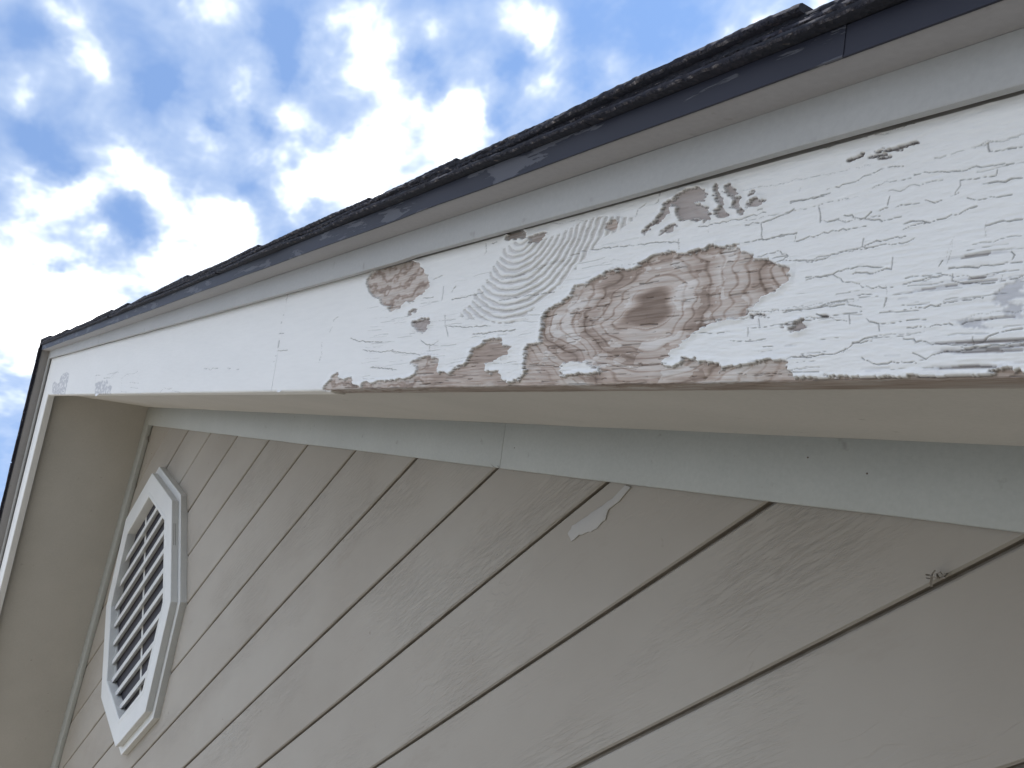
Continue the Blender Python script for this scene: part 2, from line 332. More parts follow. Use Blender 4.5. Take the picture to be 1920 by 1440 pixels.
    L.new(gain.outputs['Result'], mix.inputs['A'])
    L.new(ccol.outputs['Result'], mix.inputs['B'])
    L.new(mix.outputs['Result'], bg.inputs[0])
build_world()

# ------------------------------------------------------------------ helpers
TH = math.radians(34.256)
CT, ST, TT = math.cos(TH), math.sin(TH), math.tan(TH)
D = 0.49                       # overhang: the fascia face stands at y = -D
GZ = -7.06                     # ground level
S_END = 5.6                    # length of each rake
rng = random.Random(7)

def link(o): S.collection.objects.link(o)

def wloc(o):
    v = Vector(o.location)
    while o.parent:
        o = o.parent; v += Vector(o.location)
    return v

def obj(name, verts, faces, mat, parent=None, smooth=None, origin=None, recalc=True, label=None):
    me = bpy.data.meshes.new(name)
    o = bpy.data.objects.new(name, me)
    P = np.asarray(verts, float) * K
    org = np.array(origin, float) * K if origin is not None else (P.min(0) + P.max(0)) / 2
    me.from_pydata([tuple(p) for p in (P - org)], [], faces)
    if recalc:
        bm = bmesh.new(); bm.from_mesh(me)
        bmesh.ops.recalc_face_normals(bm, faces=bm.faces)
        bm.to_mesh(me); bm.free()
    if smooth is not None:
        me.shade_smooth()
        me.set_sharp_from_angle(angle=math.radians(smooth))
    me.materials.append(mat)
    link(o)
    if parent is not None:
        o.parent = parent
        o.location = Vector(org) - wloc(parent)
    else:
        o.location = Vector(org)
    if label: o['label'] = label
    return o

def empty(name, loc, parent=None):
    o = bpy.data.objects.new(name, None)
    o.empty_display_size = 0.1
    link(o)
    w = Vector(loc) * K
    if parent is not None:
        o.parent = parent; o.location = w - wloc(parent)
    else:
        o.location = w
    return o

def rk(side, s, h, y):
    """point on the rake frame: s down the slope from the apex, h square to the slope, y depth"""
    s = max(s, -h * TT)
    return (side * (s * CT + h * ST), y, -s * ST + h * CT)

def vnoise(x, y, seed=0):
    """smooth 2-d value noise, 0..1, any numpy shape"""
    xi = np.floor(x).astype(np.int64); yi = np.floor(y).astype(np.int64)
    fx = x - xi; fy = y - yi
    fx = fx * fx * (3 - 2 * fx); fy = fy * fy * (3 - 2 * fy)
    def hsh(a, b):
        n = (a * 374761393 + b * 668265263 + seed * 974634777) & 0x7fffffff
        n = ((n ^ (n >> 13)) * 1274126177) & 0x7fffffff
        n = n ^ (n >> 16)
        return (n & 0xffff) / 65535.0
    a = hsh(xi, yi); b = hsh(xi + 1, yi); c = hsh(xi, yi + 1); d = hsh(xi + 1, yi + 1)
    return (a + (b - a) * fx) * (1 - fy) + (c + (d - c) * fx) * fy

def fbm(x, y, seed=0, oct=4):
    v = 0; a = .5; t = 0
    for i in range(oct):
        v = v + a * vnoise(x * 2 ** i, y * 2 ** i, seed + i * 17); t += a; a *= .55
    return v / t

def n1(x, seed=0):
    return float(vnoise(np.array([x]), np.array([seed * 3.7 + .5]), seed)[0]) * 2 - 1

def sweep(stations, closed_profile=True):
    """stations: list of equally long lists of points -> verts, quads, end caps"""
    n = len(stations[0]); V = []; F = []
    for st in stations: V += st
    for i in range(len(stations) - 1):
        for j in range(n if closed_profile else n - 1):
            a = i * n + j; b = i * n + (j + 1) % n
            F.append((a, b, b + n, a + n))
    F.append(tuple(range(n - 1, -1, -1)))
    F.append(tuple(range((len(stations) - 1) * n, len(stations) * n)))
    return V, F

def rake_bar(name, side, s0, s1, h0, h1, y0, y1, mat, parent, bev=.0018, wob=.0012, step=.06, seed=0, label=None):
    """a board along the rake: h0..h1 tall, y0 (outer) .. y1 (inner), edges eased and slightly wavy"""
    n = max(2, int((s1 - s0) / step))
    sts = []
    for i in range(n + 1):
        s = s0 + (s1 - s0) * i / n
        a = wob * n1(s * 5 + 3, seed); b = wob * n1(s * 6 + 9, seed + 1); c = wob * n1(s * 4, seed + 2)
        lo, hi, yo, yi = h0 + a, h1 + b, y0 + c, y1
        prof = [(hi, yo + bev), (hi - bev, yo), (lo + bev, yo), (lo, yo + bev), (lo, yi), (hi, yi)]
        sts.append([rk(side, s, h, y) if s0 <= 0 else
                    (side * (s * CT + h * ST), y, -s * ST + h * CT) for h, y in prof])
    V, F = sweep(sts)
    return obj(name, V, F, mat, parent, smooth=50, label=label)

def box(name, x0, x1, y0, y1, z0, z1, mat, parent=None, label=None):
    V = [(x, y, z) for x in (x0, x1) for y in (y0, y1) for z in (z0, z1)]
    F = [(0, 1, 3, 2), (4, 6, 7, 5), (0, 4, 5, 1), (2, 3, 7, 6), (0, 2, 6, 4), (1, 5, 7, 3)]
    return obj(name, V, F, mat, parent, label=label)

# ------------------------------------------------------------------ materials
def mat_new(name):
    m = bpy.data.materials.new(name); m.use_nodes = True
    nt = m.node_tree
    return m, nt.nodes, nt.links, nt.nodes['Principled BSDF']

def nz(N, L, vec, scale, detail=4, rough=.55, dist=0.0):
    n = N.new('ShaderNodeTexNoise')
    n.inputs['Scale'].default_value = scale; n.inputs['Detail'].default_value = detail
    n.inputs['Roughness'].default_value = rough; n.inputs['Distortion'].default_value = dist
    L.new(vec, n.inputs['Vector'])
    return n

def mapping(N, L, scale=(1, 1, 1), rot=(0, 0, 0), space='Object'):
    tc = N.new('ShaderNodeTexCoord'); mp = N.new('ShaderNodeMapping')
    L.new(tc.outputs[space], mp.inputs[0])
    mp.inputs['Scale'].default_value = scale; mp.inputs['Rotation'].default_value = rot
    return mp.outputs[0]

def ramp(N, L, fac, stops):
    r = N.new('ShaderNodeValToRGB')
    cr = r.color_ramp
    while len(cr.elements) > len(stops): cr.elements.remove(cr.elements[-1])
    while len(cr.elements) < len(stops): cr.elements.new(1)
    for e, (p, c) in zip(cr.elements, stops):
        e.position = p; e.color = (*c, 1) if len(c) == 3 else c
    L.new(fac, r.inputs[0])
    return r.outputs[0]

def mixc(N, L, fac, a, b, mode='MIX'):
    m = N.new('ShaderNodeMix'); m.data_type = 'RGBA'; m.blend_type = mode
    for k, v in (('Factor', fac), ('A', a), ('B', b)):
        s = m.inputs[k]
        if isinstance(v, (int, float)): s.default_value = v
        elif isinstance(v, tuple): s.default_value = (*v, 1) if len(v) == 3 else v
        else: L.new(v, s)
    return m.outputs['Result']

def bump(N, L, height, strength, dist, normal=None):
    b = N.new('ShaderNodeBump')
    b.inputs['Strength'].default_value = strength; b.inputs['Distance'].default_value = dist
    L.new(height, b.inputs['Height'])
    if normal is not None: L.new(normal, b.inputs['Normal'])
    return b.outputs[0]

def painted(name, col, rough=.6, var=.06, streak=0.25, bumpd=.0004, spots=True, rot=0.0):
    """brushed house paint: slight colour drift, brush streaks, specks of dirt"""
    m, N, L, P = mat_new(name)
    v = mapping(N, L, rot=(0, -rot, 0))
    st = N.new('ShaderNodeMapping'); L.new(v, st.inputs[0]); st.inputs['Scale'].default_value = (3, 60, 60)
    big = nz(N, L, v, 4.5, 5, .6)
    brush = nz(N, L, st.outputs[0], 1.5, 5, .65)
    c = ramp(N, L, big.outputs['Fac'], [(.3, tuple(x * (1 - var) for x in col)), (.7, tuple(x * (1 + var) for x in col))])
    if spots:
        sp = nz(N, L, v, 55, 3, .5)
        k = ramp(N, L, sp.outputs['Fac'], [(.0, (1, 1, 1)), (.70, (1, 1, 1)), (.78, (.72, .70, .68))])
        c = mixc(N, L, .8, c, k, 'MULTIPLY')
    fine = nz(N, L, v, 260, 3, .6)
    c = mixc(N, L, .10, c, fine.outputs['Fac'], 'OVERLAY')
    L.new(c, P.inputs['Base Color'])
    P.inputs['Roughness'].default_value = rough
    P.inputs['Specular IOR Level'].default_value = .3
    b1 = bump(N, L, brush.outputs['Fac'], streak, bumpd)
    b2 = bump(N, L, fine.outputs['Fac'], .25, bumpd, b1)
    L.new(b2, P.inputs['Normal'])
    return m

M_trim = painted('trim_paint', (.37, .37, .37), rot=TH)
M_over = painted('overhang_paint', (.29, .28, .285), rot=TH)
M_frieze = painted('frieze_paint', (.385, .395, .378), rot=TH)
M_soffit = painted('soffit_paint', (.43, .405, .37), rough=.7, spots=True, bumpd=.0005)
M_vent = painted('vent_paint', (.60, .60, .59), rough=.45, spots=False, bumpd=.0002)
M_ventwood = painted('louver_paint', (.57, .57, .56), rough=.5, spots=True, bumpd=.0003)

def siding_mat():
    m, N, L, P = mat_new('siding_paint')
    geo = N.new('ShaderNodeNewGeometry')
    oi = N.new('ShaderNodeObjectInfo')
    off = N.new('ShaderNodeVectorMath'); off.operation = 'ADD'
    sc = N.new('ShaderNodeVectorMath'); sc.operation = 'SCALE'
    comb = N.new('ShaderNodeCombineXYZ'); L.new(oi.outputs['Random'], comb.inputs[0]); L.new(oi.outputs['Random'], comb.inputs[2])
    L.new(comb.outputs[0], sc.inputs[0]); sc.inputs['Scale'].default_value = 37
    L.new(geo.outputs['Position'], off.inputs[0]); L.new(sc.outputs[0], off.inputs[1])
    v = off.outputs[0]
    def mp(s):
        q = N.new('ShaderNodeMapping'); L.new(v, q.inputs[0]); q.inputs['Scale'].default_value = s; return q.outputs[0]
    # cathedral grain: stretched rings, warped
    warp = nz(N, L, mp((2.2, 1, 9)), 1.0, 4, .55)
    wv = N.new('ShaderNodeMath'); wv.operation = 'MULTIPLY_ADD'
    L.new(warp.outputs['Fac'], wv.inputs[0]); wv.inputs[1].default_value = 26.0; wv.inputs[2].default_value = 0
    fr = N.new('ShaderNodeMath'); fr.operation = 'FRACT'; L.new(wv.outputs[0], fr.inputs[0])
    rid = ramp(N, L, fr.outputs[0], [(0, (0, 0, 0)), (.12, (1, 1, 1)), (.5, (.6, .6, .6)), (1, (0, 0, 0))])
    # rough sawn tears running along the board
    saw = nz(N, L, mp((20, 60, 300)), 1.0, 4, .65, .5)
    tear = ramp(N, L, saw.outputs['Fac'], [(.44, (0, 0, 0)), (.54, (1, 1, 1))])
    zone = nz(N, L, mp((2.6, 1, 7)), 1.0, 3, .5)
    zm = ramp(N, L, zone.outputs['Fac'], [(.46, (0, 0, 0)), (.60, (1, 1, 1))])
    zone2 = nz(N, L, mp((1.7, 1, 5)), 1.7, 3, .5)
    zm2 = ramp(N, L, zone2.outputs['Fac'], [(.52, (0, 0, 0)), (.66, (1, 1, 1))])
    h1 = mixc(N, L, zm, (.5, .5, .5), tear)
    h2 = mixc(N, L, zm2, (.5, .5, .5), rid)
    b1 = bump(N, L, h1, .62, .0008)
    b2 = bump(N, L, h2, .40, .0010, b1)
    fine = nz(N, L, mp((60, 120, 200)), 1.0, 3, .6)
    b3 = bump(N, L, fine.outputs['Fac'], .22, .0006, b2)
    L.new(b3, P.inputs['Normal'])
    big = nz(N, L, mp((1.3, 1, 2.2)), 1.2, 5, .6)
    c = ramp(N, L, big.outputs['Fac'], [(.3, (.32, .287, .248)), (.5, (.35, .318, .279)), (.72, (.378, .350, .312))])
    dirt = nz(N, L, mp((4, 3, 14)), 1.0, 6, .7)
    k = ramp(N, L, dirt.outputs['Fac'], [(.0, (1, 1, 1)), (.60, (1, 1, 1)), (.80, (.80, .77, .73))])
    c = mixc(N, L, .7, c, k, 'MULTIPLY')
    sp = nz(N, L, mp((40, 40, 40)), 1.0, 2, .5)
    k2 = ramp(N, L, sp.outputs['Fac'], [(.0, (1, 1, 1)), (.73, (1, 1, 1)), (.78, (.6, .57, .55))])
    c = mixc(N, L, .7, c, k2, 'MULTIPLY')
    # where the tears are deep the grain keeps a little more dirt
    c = mixc(N, L, .02, c, h1, 'MULTIPLY')
    L.new(c, P.inputs['Base Color'])
    P.inputs['Roughness'].default_value = .75
    P.inputs['Specular IOR Level'].default_value = .25
    return m
M_siding = siding_mat()

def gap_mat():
    m, N, L, P = mat_new('groove_dirt_shade')
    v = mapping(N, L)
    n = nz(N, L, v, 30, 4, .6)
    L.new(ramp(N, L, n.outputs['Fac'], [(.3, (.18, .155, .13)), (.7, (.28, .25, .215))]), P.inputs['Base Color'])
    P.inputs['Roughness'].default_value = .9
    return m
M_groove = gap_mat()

def drip_mat():
    m, N, L, P = mat_new('dark_brown_metal_paint')
    v = mapping(N, L, rot=(0, -TH, 0))
    st = N.new('ShaderNodeMapping'); L.new(v, st.inputs[0]); st.inputs['Scale'].default_value = (16, 110, 110)
    big = nz(N, L, v, 7, 4, .6)
    base = ramp(N, L, big.outputs['Fac'], [(.3, (.008, .009, .018)), (.7, (.014, .015, .028))])
    chip = nz(N, L, st.outputs[0], 1.0, 5, .62, .4)
    zone = nz(N, L, v, 5.0, 2, .5)
    add = N.new('ShaderNodeMath'); add.operation = 'MULTIPLY_ADD'
    L.new(zone.outputs['Fac'], add.inputs[0]); add.inputs[1].default_value = .45; L.new(chip.outputs['Fac'], add.inputs[2])
    mk = ramp(N, L, add.outputs[0], [(.0, (0, 0, 0)), (.80, (0, 0, 0)), (.82, (1, 1, 1))])
    c = mixc(N, L, mk, base, (.065, .066, .080))
    L.new(c, P.inputs['Base Color'])
    P.inputs['Roughness'].default_value = .55; P.inputs['Specular IOR Level'].default_value = .3
    b = bump(N, L, big.outputs['Fac'], .4, .002)
    b = bump(N, L, mk, .5, .0006, b)
    L.new(b, P.inputs['Normal'])
    return m
M_drip = drip_mat()

def shingle_mat():
    m, N, L, P = mat_new('asphalt_shingle')
    v = mapping(N, L)
    vo = N.new('ShaderNodeTexVoronoi'); vo.inputs['Scale'].default_value = 420; L.new(v, vo.inputs['Vector'])
    big = nz(N, L, v, 9, 4, .6)
    g = ramp(N, L, vo.outputs['Color'], [(.0, (.009, .010, .020)), (.6, (.017, .018, .032)), (.93, (.035, .033, .045)), (1, (.18, .14, .13))])
    c = mixc(N, L, .35, g, big.outputs['Color'], 'MULTIPLY')
    L.new(c, P.inputs['Base Color']); P.inputs['Roughness'].default_value = .9
    b = bump(N, L, vo.outputs['Distance'], .4, .0007)
    n = nz(N, L, v, 130, 4, .65)
    b = bump(N, L, n.outputs['Fac'], .35, .0010, b)
    L.new(b, P.inputs['Normal'])
    return m
M_shingle = shingle_mat()

def edge_mat():
    m, N, L, P = mat_new('shingle_cut_edge')
    v = mapping(N, L)
    n = nz(N, L, v, 170, 4, .7)
    L.new(ramp(N, L, n.outputs['Fac'], [(.42, (.016, .017, .030)), (.56, (.06, .057, .07)), (.70, (.30, .27, .27))]), P.inputs['Base Color'])
    P.inputs['Roughness'].default_value = .95
    L.new(bump(N, L, n.outputs['Fac'], 1, .004), P.inputs['Normal'])
    return m
M_edge = edge_mat()

def plain(name, a, b, scale=8, rough=.8, bd=.001):
    m, N, L, P = mat_new(name)
    v = mapping(N, L)
    n = nz(N, L, v, scale, 6, .6)
    L.new(ramp(N, L, n.outputs['Fac'], [(.3, a), (.7, b)]), P.inputs['Base Color'])
    P.inputs['Roughness'].default_value = rough
    L.new(bump(N, L, n.outputs['Fac'], .5, bd), P.inputs['Normal'])
    return m
M_screen = plain('insect_screen', (.020, .019, .028), (.035, .033, .045), 90)
M_dark = plain('slot_shadow_metal', (.10, .09, .085), (.14, .13, .12), 60)
M_sheath = plain('sheathing', (.28, .22, .16), (.36, .29, .21), 5)
M_ground = plain('mulch_and_dry_grass', (.045, .042, .028), (.080, .072, .050), .8, .95, .02)
M_bounce = plain('bounce_concrete', (.50, .45, .36), (.60, .54, .45), 1.5, .9, .004)  # pale colour of the added light-bouncing slab
M_web = plain('cobweb_silk', (.16, .14, .12), (.30, .27, .24), 70)
M_stucco = plain('side_wall_paint', (.40, .38, .35), (.46, .44, .41), 14)

def fascia_mat():
    m, N, L, P = mat_new('weathered_fascia')
    at = N.new('ShaderNodeAttribute'); at.attribute_name = 'basecol'
    rb = N.new('ShaderNodeAttribute'); rb.attribute_name = 'bare'
    v = mapping(N, L, rot=(0, -TH, 0))
    st = N.new('ShaderNodeMapping'); L.new(v, st.inputs[0]); st.inputs['Scale'].default_value = (30, 300, 300)
    f = nz(N, L, st.outputs[0], 1.0, 5, .65)
    k = ramp(N, L, f.outputs['Fac'], [(.25, (.80, .80, .80)), (.6, (1.04, 1.04, 1.04))])
    wf = N.new('ShaderNodeMath'); wf.operation = 'MULTIPLY_ADD'
    L.new(rb.outputs['Fac'], wf.inputs[0]); wf.inputs[1].default_value = .7; wf.inputs[2].default_value = .18
    c = mixc(N, L, wf.outputs[0], at.outputs['Color'], k, 'MULTIPLY')
    L.new(c, P.inputs['Base Color'])
    P.inputs['Roughness'].default_value = .62
    P.inputs['Specular IOR Level'].default_value = .3
    fi = nz(N, L, v, 220, 3, .6)
    b = bump(N, L, f.outputs['Fac'], .30, .0008)
    b = bump(N, L, fi.outputs['Fac'], .18, .0004, b)
    L.new(b, P.inputs['Normal'])
    return m
M_fascia = fascia_mat()

# ------------------------------------------------------------------ ground
def ground():
    n = 40; V = []; F = []
    for i in range(n + 1):
        for j in range(n + 1):
            u = (i / n * 2 - 1); w = (j / n * 2 - 1)
            x = 1600 * u * abs(u) ** 2; y = 1600 * w * abs(w) ** 2
            V.append((x, y, GZ))
    for i in range(n):
        for j in range(n):
            a = i * (n + 1) + j
            F.append((a, a + n + 1, a + n + 2, a + 1))
    o = obj('ground', V, F, M_ground, recalc=False)
    o['kind'] = 'structure'
    d = box('bounce_slab', -18, -2.4, -24, 16, GZ - .25, GZ + .02, M_bounce)  # unseen pale slab, added to bounce sunlight up onto the left side
    d['kind'] = 'structure'
ground()

# ------------------------------------------------------------------ the house
house = empty('house', (0, 0, GZ))
house['label'] = 'white gabled house with peeling fascia, octagonal vent and dark shingle roof edge'
house['category'] = 'house'

DEPTH = 9.0
XW = 4.2
# structural wall behind the siding
def gable_prism(y0, y1, name, mat, hh=-.02):
    zt = lambda x: (hh - abs(x) * ST) / CT
    pts = [(-XW, GZ + .01), (XW, GZ + .01), (XW, zt(XW)), (0, zt(0)), (-XW, zt(XW))]
    V = [(x, y0, z) for x, z in pts] + [(x, y1, z) for x, z in pts]
    F = [(0, 1, 2, 3, 4), (9, 8, 7, 6, 5)] + [(i, i + 5, (i + 1) % 5 + 5, (i + 1) % 5) for i in range(5)]
    return obj(name, V, F, mat, house)
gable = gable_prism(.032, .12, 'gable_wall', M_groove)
gable_prism(DEPTH - .1, DEPTH, 'rear_wall', M_stucco)
for sd in (-1, 1):
    xa, xb = sorted((sd * XW, sd * (XW - .1)))
    box('side_wall', xa, xb, .125, DEPTH - .105, GZ + .01, (-.05 - XW * ST) / CT, M_stucco, house)

G0, GW = -.0910, .2026
def siding():
    k = 0
    while True:
        zt = G0 - k * GW; zb = max(zt - GW, GZ + .02)
        gp = .0068
        prof = [(.003, zt), (.0, zt - .003), (-.0012, zt - .06), (-.0015, zt - .11), (0, zb + gp + .003), (.003, zb + gp),
                (.012, zb + gp - .001), (.012, zb), (.03, zb), (.03, zt)]
        if zt - .12 < zb + gp: prof = [(0, zt), (0, zb + gp), (.012, zb + gp - .001), (.012, zb), (.03, zb), (.03, zt)]
        def xe(z): return min(XW, (.006 - z * CT) / ST)
        n = 24
        sts = []
        for i in range(n + 1):
            t = i / n * 2 - 1
            sts.append([(xe(z) * t, y + .0010 * n1(xe(z) * t * 1.7, k * 3 + 5), z + .0009 * n1(xe(z) * t * 3.1, k * 5 + 1)) for y, z in prof])
        V, F = sweep(sts)
        o = obj('siding_board', V, F, M_siding, gable, smooth=35)
        o.data.materials.append(M_groove)  # darker lip and floor: groove shade put into the colour, with dirt
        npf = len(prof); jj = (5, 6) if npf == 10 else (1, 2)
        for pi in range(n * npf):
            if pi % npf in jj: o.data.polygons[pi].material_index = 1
        k += 1
        if zb <= GZ + .021: break
siding()
# the shadowed floor of each groove is the groove backing, a hair behind the lip
# friezes: two boards each side
JF = 3.33
rake_bar('frieze_board', 1, -.06, JF - .001, -.078, .0150, -.0245, -.003, M_frieze, house, seed=11)
rake_bar('frieze_board', 1, JF + .0004, S_END - .35, -.0785, .0150, -.0250, -.003, M_frieze, house, seed=12)
rake_bar('frieze_board', -1, -.06, S_END - .35, -.078, .0150, -.0245, -.003, M_frieze, house, seed=13)
# soffits
for sd in (1, -1):
    rake_bar('soffit_panel', sd, -.06, S_END - .03, .0135, .030, -D + .0285, .4, M_soffit, house, wob=.0006, seed=20 + sd)

# ------------------------------------------------------------------ fascia with its peeling paint
def in_poly(x, y, P):
    c = np.zeros(x.shape, bool)
    n = len(P); j = n - 1
    for i in range(n):
        xi, yi = P[i]; xj, yj = P[j]
        if yi != yj:
            t = ((yi > y) != (yj > y)) & (x < (xj - xi) * (y - yi) / (yj - yi) + xi)
            c ^= t
        j = i
    return c

def blur(a, r):
    for ax in (0, 1):
        k = 2 * r + 1
        p = np.pad(a, [(r + 1, r) if i == ax else (0, 0) for i in (0, 1)], 'edge')
        cs = np.cumsum(p, ax)
        a = (cs[k:] - cs[:-k]) / k if ax == 0 else (cs[:, k:] - cs[:, :-k]) / k
    return a

R_ED = .003
TF = .0275
FT = .215            # the fascia runs up behind the trim

def make_cracks():
    r = np.random.default_rng(5)
    out = []
    for L in CRACKS:
        L = [(s, h) for s, h in L]
        out.append((L, (.00020 if max(q[0] for q in L) > 4.1 else .00042) + .00026 * r.random(), .9, True))
    # long splits following the grain, denser towards the near end
    for i in range(60):
        s = 3.95 + .72 * r.random() ** .8; h = .004 + .18 * r.random() ** 1.35
        if s < 4.40 and r.random() < .35: continue
        ln = .02 + .10 * r.random() ** 2
        pts = [(s, h)]; d = (r.random() - .5) * .02
        for q in range(int(ln / .008) + 2):
            s += .008; h += d * .008 + (r.random() - .5) * .0022
            if r.random() < .12: h += (r.random() - .5) * .006
            pts.append((s, h))
        out.append((pts, 0.00015 + .00028 * r.random() ** 2, .35 + .4 * r.random(), True))
    for i in range(60):                        # hairlines in the lower half of the near end
        s = 4.30 + .36 * r.random(); h = .004 + .085 * r.random()
        pts = [(s, h)]
        for q in range(r.integers(2, 6)):
            s += .004 + .006 * r.random(); h += (r.random() - .45) * .0018
            pts.append((s, h))
        out.append((pts, .00014 + .00026 * r.random(), .35 + .5 * r.random(), False))
    for i in range(120):                       # small checks left of the knot
        s = 3.62 + .55 * r.random(); h = .012 + .13 * r.random()
        pts = [(s, h)]
        for q in range(r.integers(2, 5)):
            s += .006 + .014 * r.random(); h += (r.random() - .5) * .0025
            pts.append((s, h))
        out.append((pts, .0002 + .0003 * r.random(), .2 + .35 * r.random(), False))
    for i in range(20):                        # short cross ticks
        s = 4.0 + .6 * r.random(); h = .02 + .15 * r.random()
        pts = [(s, h)]
        for q in range(3):
            s += (r.random() - .5) * .004; h += .003 + .004 * r.random(); pts.append((s, h))
        out.append((pts, .00014, .4, False))
    return out

def raster_lines(sv, hv, lines):
    """distance-based groove strength on the (h, s) grid"""
    A = np.zeros((len(hv), len(sv)))
    for pts, w, st, jag in lines:
        if jag:                                # break long straights into a jagged walk
            q = []; r = np.random.default_rng(int(abs(pts[0][0]) * 1e4) % 9973)
            for (a, b), (c, d) in zip(pts[:-1], pts[1:]):
                m = max(1, int(abs(c - a) / .0035) + int(abs(d - b) / .004))
                for k in range(m):
                    t = k / m
                    q.append((a + (c - a) * t + (r.random() - .5) * .0022, b + (d - b) * t + (r.random() - .5) * .0019))
            q.append(pts[-1]); pts = q
        w0 = w; rq = np.random.default_rng(int(abs(pts[0][1]) * 1e5) % 9973)
        for (a, b), (c, d) in zip(pts[:-1], pts[1:]):
            if len(pts) > 5 and rq.random() < .04: continue
            w = w0 * (.32 + .80 * rq.random())
            wx = w * 2.2 + .0004; wy = w * 2.2
            i0, i1 = np.searchsorted(sv, [min(a, c) - wx, max(a, c) + wx])
            j0, j1 = np.searchsorted(hv, [min(b, d) - wy, max(b, d) + wy])
            if i1 <= i0 or j1 <= j0: continue
            X, Y = np.meshgrid(sv[i0:i1], hv[j0:j1])
            dx, dy = c - a, d - b; l2 = dx * dx + dy * dy + 1e-12
            t = np.clip(((X - a) * dx + (Y - b) * dy) / l2, 0, 1)
            dist = np.hypot(X - a - t * dx, Y - b - t * dy)
            g = st * np.clip(1.5 - dist / w, 0, 1)
            A[j0:j1, i0:i1] = np.maximum(A[j0:j1, i0:i1], g)
    return A

def fascia(side, s0, s1, sv, hv, parent, worn=True, seed=0, label=None):
    sv = np.asarray(sv); hv = np.asarray(hv)
    SX, HV = np.meshgrid(sv, hv)                       # rows = h
    ns, nh = len(sv), len(hv)
    # lower left corner mitre: s starts at x = 0
    undul = (fbm(SX * 3, HV * 9, 40 + seed, 3) - .5) * .0012
    hp = .0019 + undul
    bare = np.zeros_like(SX); kind_t = np.zeros_like(SX); primer = np.zeros_like(SX); slot = np.zeros_like(SX)
    ringm = np.zeros_like(SX)
    dirt = np.zeros_like(SX); crack = np.zeros_like(SX)
    if worn:
        ws = SX + .0045 * (fbm(SX / .011, HV / .004, 1) - .5) + .0016 * (vnoise(SX / .0016, HV / .0009, 2) - .5)
        wh = HV + .0032 * (fbm(SX / .010, HV / .0035, 3) - .5) + .0012 * (vnoise(SX / .0014, HV / .0008, 4) - .5)
        def cell(x, y, sd_):
            return vnoise(np.floor(x) + .0, np.floor(y) + .0, sd_)
        ws = ws + .0050 * (cell(SX / .0062 + 3 * HV / .01, HV / .0021, 5) - .5)
        wh = wh + .0030 * (cell(SX / .0075, HV / .0026 + SX / .02, 6) - .5)
        rg = fbm(SX / .02, HV / .006, 77)
        for kd, P in PATCHES:
            a = np.array(P); m = .01
            box_ = (SX > a[:, 0].min() - m) & (SX < a[:, 0].max() + m) & (HV > a[:, 1].min() - m) & (HV < a[:, 1].max() + m)
            if not box_.any(): continue
            ins = np.zeros_like(box_); ins[box_] = in_poly(ws[box_], wh[box_], P)
            if kd in ('wood', 'knot'): bare[ins] = 1; kind_t[ins] = 1.0 if kd == 'wood' else 1.5
            elif kd == 'grey': bare[ins] = 1; kind_t[ins] = .25
            elif kd == 'primer': primer[ins & (rg > .40)] = 1
            elif kd == 'slot': slot[ins] = 1; bare[ins] = 1
            elif kd == 'paint': bare[ins] = 0; kind_t[ins] = 0
            elif kd == 'ring': ringm[ins] = 1
        # lower arris and the underside are worn bare at the near end
        ed = (SX > 3.52 + .05 * vnoise(SX * 30, HV * 0, 9)) & (HV < .0015 + .003 * (fbm(SX / .02, HV / .01, 8) - .4))
        bare[ed] = 1; kind_t[ed] = 1.15
        # splintery lines of lost paint at the near end
        sp = fbm(SX / .07, HV / .0020, 21, 3)
        den = .75 * np.clip((SX - 4.40) / .18, 0, 1) * np.clip((.085 - HV) / .06, 0, 1)
        den += .6 * np.clip(1 - np.hypot((SX - 4.56) / .05, (HV - .02) / .03), 0, 1)
        sl_ = (sp > .80 - .17 * den) & (den > .02) & (bare < .5)
        primer[sl_] = .8
        bare[sl_ & (sp > .80 - .15 * den + .07)] = .8; kind_t[sl_] = np.where(kind_t[sl_] == 0, .35, kind_t[sl_])
    # ---- wood figure
    fib = fbm(SX / .030, HV / .0013, 31, 3)
    wv = fbm(SX / .10, HV / .03, 33, 3) - .5
    big_r = np.hypot((SX - 4.255) / .030 * np.where(SX < 4.255, .80, 1.0), (HV - .0755) / .018) + wv * 1.7
    k1_r = np.hypot((SX - 4.022) / .080, (HV - .182) / .060)
    k1_r = k1_r + (fbm(SX / .03, HV / .012, 35, 3) - .5) * .10
    p1_r = np.hypot((SX - 3.69) / .05, (HV - .185) / .02) + (fbm(SX / .02, HV / .01, 37, 3) - .5) * 1.2
    tone = .42 + .42 * (fbm(SX / .12, HV / .02, 41, 4) - .5) * 1.6
    if worn:
        nb = np.clip(1 - (big_r - 4.6) / 2.0, 0, 1)
        bands = (.5 + .5 * np.sin(big_r * 3.4 + 1.2 * wv)) ** 2
        res = fbm(SX / .03, HV / .012, 43, 4)
        t_big = .30 + .38 * bands * (.5 + res) - .25 * (res > .56)
        core = np.clip(1.25 - big_r, 0, 1)
        t_big = np.maximum(t_big, np.clip(core * 2.2, 0, 1) * .92)
        tone = tone * (1 - nb) + t_big * nb
        nb1 = np.clip((3.86 - SX) / .03, 0, 1)
        tone = tone * (1 - nb1) + (.30 + .42 * (.5 + .5 * np.sin(p1_r * 7.0)) ** 3) * nb1
    if worn:
        lt = np.abs(((big_r * 2.3 + .6 * wv) % 1) - .5) * 2          # narrow latewood lines
        tone = tone + .36 * np.clip(1 - lt / .34, 0, 1) * (.3 + 1.2 * fbm(SX / .03, HV / .01, 45, 3)) * nb * (big_r > 1.1)
    tone = np.clip(tone + (fib - .5) * .55, 0, 1)
    hw = (fib - .5) * .0009 + (tone - .5) * -.0006
    # ---- fingerprint rings: paint survives only on the ridges
    phase = k1_r * 15.5
